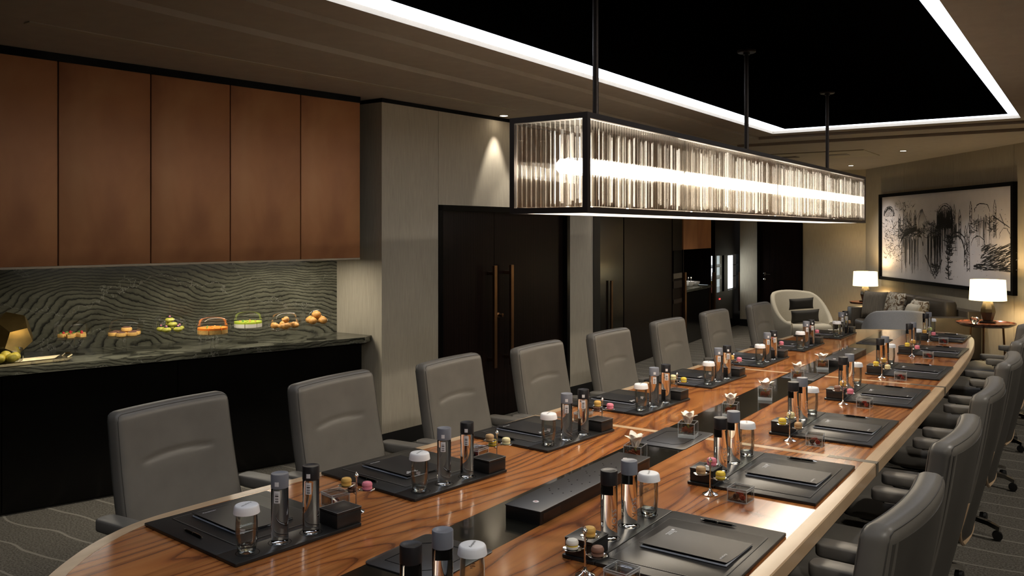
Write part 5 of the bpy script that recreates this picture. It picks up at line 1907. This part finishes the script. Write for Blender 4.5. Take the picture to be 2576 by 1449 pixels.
obj('base', sbox(0.12, 2.1, 0.05, 0.84, 0.12, 0.28), 'sofa_leather', sf)
obj('back_frame', sbox(0.0, 2.22, 0.0, 0.2, 0.1, 0.74), 'sofa_leather', sf)
obj('armrest', sbox(0.0, 0.2, 0.0, 0.9, 0.1, 0.655), 'sofa_leather', sf)
obj('armrest', sbox(2.02, 2.22, 0.0, 0.9, 0.1, 0.62), 'sofa_leather', sf)
for k in range(2):
    obj('seat_cushion', sbox(0.21 + 0.905 * k, 1.105 + 0.905 * k, 0.2, 0.88, 0.28, 0.45, 0.05, 0.04), 'sofa_leather', sf)
    obj('back_cushion', sbox(0.21 + 0.905 * k, 1.105 + 0.905 * k, 0.2, 0.4, 0.44, 0.86, 0.06, 0.06), 'sofa_leather', sf)
for (x, d) in ((0.1, 0.1), (2.12, 0.1), (0.1, 0.8), (2.12, 0.8)):
    obj('foot', sbox(x - 0.04, x + 0.04, d - 0.04, d + 0.04, 0, 0.1, 0.01, 0.004), 'black_satin', sf)


def cushion_mesh(wd, ht, th, mat, key):
    def b():
        n, m = 16, 12
        rows_f, rows_b = [], []
        for j in range(m + 1):
            for s2, rows in ((1, rows_f), (-1, rows_b)):
                row = []
                for i in range(n + 1):
                    u, v = -1 + 2 * i / n, -1 + 2 * j / m
                    pin = 1 - 0.06 * (1 - abs(u) ** 2) * abs(v) ** 3 - 0.0
                    pin2 = 1 - 0.06 * (1 - abs(v) ** 2) * abs(u) ** 3
                    t = ((1 - u ** 4) * (1 - v ** 4)) ** 0.5
                    row.append((u * wd / 2 * pin2, s2 * (th / 2 * t), ht / 2 + v * ht / 2 * pin))
                rows.append(row)
        mb = MB()
        for rows, flip in ((rows_f, True), (rows_b, False)):
            vs_ = [p for row in rows for p in row]
            fs = []
            for j in range(m):
                for i in range(n):
                    k = j * (n + 1) + i
                    f = (k, k + 1, k + n + 2, k + n + 1)
                    fs.append(tuple(reversed(f)) if flip else f)
            mb.add(vs_, fs)
        return mb
    return cached(key, b, mat, 80)


def sofa_cushion(x, d, z, wd, ht, th, mat, label, name, tilt=0.25, yaw=0.0):
    p = so_ + WD * x + wn * d
    o = link(name, cushion_mesh(wd, ht, th, mat, (name, wd, mat)), None, (p.x, p.y, z), (-sgn * tilt * 1.0, 0, atan2(WD.y, WD.x) + yaw))
    o.rotation_mode = 'XYZ'
    tag(o, label, 'cushion', 'sofa cushions')


sofa_cushion(1.78, 0.68, 0.47, 0.42, 0.42, 0.16, 'taupe_stripe', 'taupe striped cushion against the sofa arm near end wall', 'scatter_cushion', -0.2, 0.5 * sgn)
sofa_cushion(1.31, 0.60, 0.47, 0.52, 0.44, 0.16, 'pattern_cloth', 'large floral cushion on the sofa next to striped cushion', 'scatter_cushion', -0.2)
sofa_cushion(0.62, 0.60, 0.47, 0.44, 0.38, 0.15, 'pattern_cloth', 'floral cushion tucked behind the ivory cushion on sofa', 'scatter_cushion', -0.25)
sofa_cushion(0.44, 0.78, 0.47, 0.42, 0.35, 0.15, 'ivory_stripe', 'ivory cushion leaning on sofa beside the side table arm', 'scatter_cushion', -0.3, -0.15)


# --- tub armchairs
def tub(x, y, rz, mat, label, hb=0.84, r0=0.36, front=0.5):
    t_ = thing('tub_armchair', label, 'armchair', (x, y, 0), rz)
    n = 40
    rings = []
    for i in range(n + 1):
        a_ = pi - radians(128) + radians(256) * i / n
        f = abs(a_ - pi) / radians(128)
        if f < 0.30:
            h = hb - 0.02 * (f / 0.30) ** 2
        else:
            q = (f - 0.30) / 0.70
            h = (hb - 0.02) - (hb - 0.02 - front) * (q * q * (3 - 2 * q))
        ring = []
        lean = 0.10
        for (dr_, z) in ((-0.035, 0.14), (0.035, 0.14), (0.035, h - 0.03), (0.02, h - 0.006), (0.0, h), (-0.02, h - 0.006), (-0.035, h - 0.03)):
            rr = r0 + dr_ + lean * max(0, (z - 0.4)) * (1 - f)
            ex = 1.0 + 0.18 * max(0, f - 0.5)
            ring.append((rr * cos(a_) * ex, rr * sin(a_), z))
        rings.append(ring)
    obj('shell', MB().loft(rings), mat, t_, smooth=60)
    obj('seat', MB().rbox(0.06, 0, 0.16, 0.44, 0.66, 0.62, 0.12, 0.05, 6), mat, t_, smooth=60)
    for sx_, sy_ in ((0.28, 0.22), (0.28, -0.22), (-0.22, 0.2), (-0.22, -0.2)):
        obj('leg', MB().lathe([(0.015, 0), (0.022, 0.16)], 8), 'dark_wood', t_, (sx_, sy_, 0))
    return t_


ax, ay = at(2018, 12.8)
tub(ax, ay, radians(-45), 'cream_cloth', 'cream curved tub armchair with two dark pillows by end wall', 0.90, 0.40, 0.47)
for k, (dz, wd, ht, off) in enumerate(((0.45, 0.46, 0.19, 0.08), (0.635, 0.40, 0.17, -0.03))):
    o = link('lumbar_pillow', cushion_mesh(wd, ht, 0.12, 'dark_cushion', ('lum', k)), None, (ax + off * cos(radians(-45)), ay + off * sin(radians(-45)), dz), (0.12, -0.05, radians(-45) + pi / 2))
    tag(o, ['long dark brown pillow resting on the cream armchair seat', 'short dark brown pillow on top of the long pillow in cream armchair'][k], 'cushion', 'dark armchair pillows')
gx_, gy_ = at(2250, 10.9)
tub(gx_, gy_, radians(112), 'grey_cloth', 'pale grey tub armchair with its back to the table end', 0.83, 0.35, 0.5)

# --- coffee table with flowers and books
cx_, cy_ = at(2078, 11.7)
t_ = thing('coffee_table', 'low black coffee table with slab legs between the armchairs', 'table', (cx_, cy_, 0), 0.3)
obj('tabletop', MB().rbox(0, 0, 0.37, 0.41, 0.7, 0.46, 0.006, 0.003), 'black_gloss', t_)
for s_ in (-1, 1):
    obj('leg', MB().box(s_ * 0.31 - 0.03, s_ * 0.31 + 0.03, -0.23, 0.23, 0, 0.37), 'black_satin', t_, smooth=0)
for k, (m_, lb) in enumerate((('porcelain', 'white book lying lowest on the coffee table'), ('ivory_stripe', 'cream book lying on the white book on coffee table'))):
    b = thing('book', lb, 'book', (cx_ + 0.16, cy_ + 0.06, 0.411 + 0.0225 * k), 0.2 + 0.15 * k, 'books on the coffee table')
    obj('cover', MB().box(-0.14, 0.14, -0.1, 0.1, 0, 0.003).box(-0.14, 0.14, -0.1, 0.1, 0.019, 0.022).box(-0.143, -0.14, -0.1, 0.1, 0, 0.022), m_, b, smooth=0)
    obj('pages', MB().box(-0.138, 0.135, -0.096, 0.096, 0.003, 0.019), 'paper', b, smooth=0)
fx_, fy_ = cx_ - 0.2, cy_ - 0.02
t_ = thing('flower_bowl', 'pale flower in small dish on the coffee table', 'flower', (fx_, fy_, 0.41))
obj('dish', MB().lathe([(0.04, 0), (0.07, 0.05), (0.065, 0.05), (0.035, 0.008)], 20), 'porcelain', t_)
for q in range(6):
    a_ = 2 * pi * q / 6
    link('petal', petal_mesh(0.13, 0.05, 0.9, ('bigpetal', q % 2)), t_, (0, 0, 0.04), (0, 0, a_))

# ================================================================== ROOM LIGHT
for i, (x, y, e) in enumerate(((0.75, 1.0, 72), (0.75, 3.6, 76), (0.75, 6.2, 74), (0.75, 8.8, 60))):
    downlight(x, y, e, 'ceiling downlight over the chair row opposite the cabinets', 'downlights over the chair row', aim=(-1.35, y + 0.4, 0.74), size=105, blend=0.9)
for i, (x, y, e, lb) in enumerate(((-4.2, 13.0, 95, 'added ceiling downlight over the cream armchair'), (-3.4, 14.9, 60, 'added ceiling downlight by the corner of end wall'), (-2.2, 12.6, 60, 'added ceiling downlight in front of the sofa'))):  # added lamps hidden from view, put in to brighten the lounge
    downlight(x, y, e, lb, 'added downlights over the lounge', size=100, blend=0.9)
for i, (x, y, e, lb) in enumerate(((-4.45, 8.9, 45, 'added ceiling downlight in the aisle by the fabric pier'), (-4.4, 10.5, 60, 'added ceiling downlight in the aisle by the tall cabinets'))):  # added unseen lamps that lighten the carpet along the aisle
    downlight(x, y, e, lb, 'added downlights over the aisle', size=80, blend=0.8)
light('chandelier_glow', 'AREA', (XC, (Y0 + Y1) / 2, ZB - 0.004), 18, (1.0, 0.86, 0.66), rot=(0, 0, 0), shape='RECTANGLE', size=0.3, size_y=4.9)
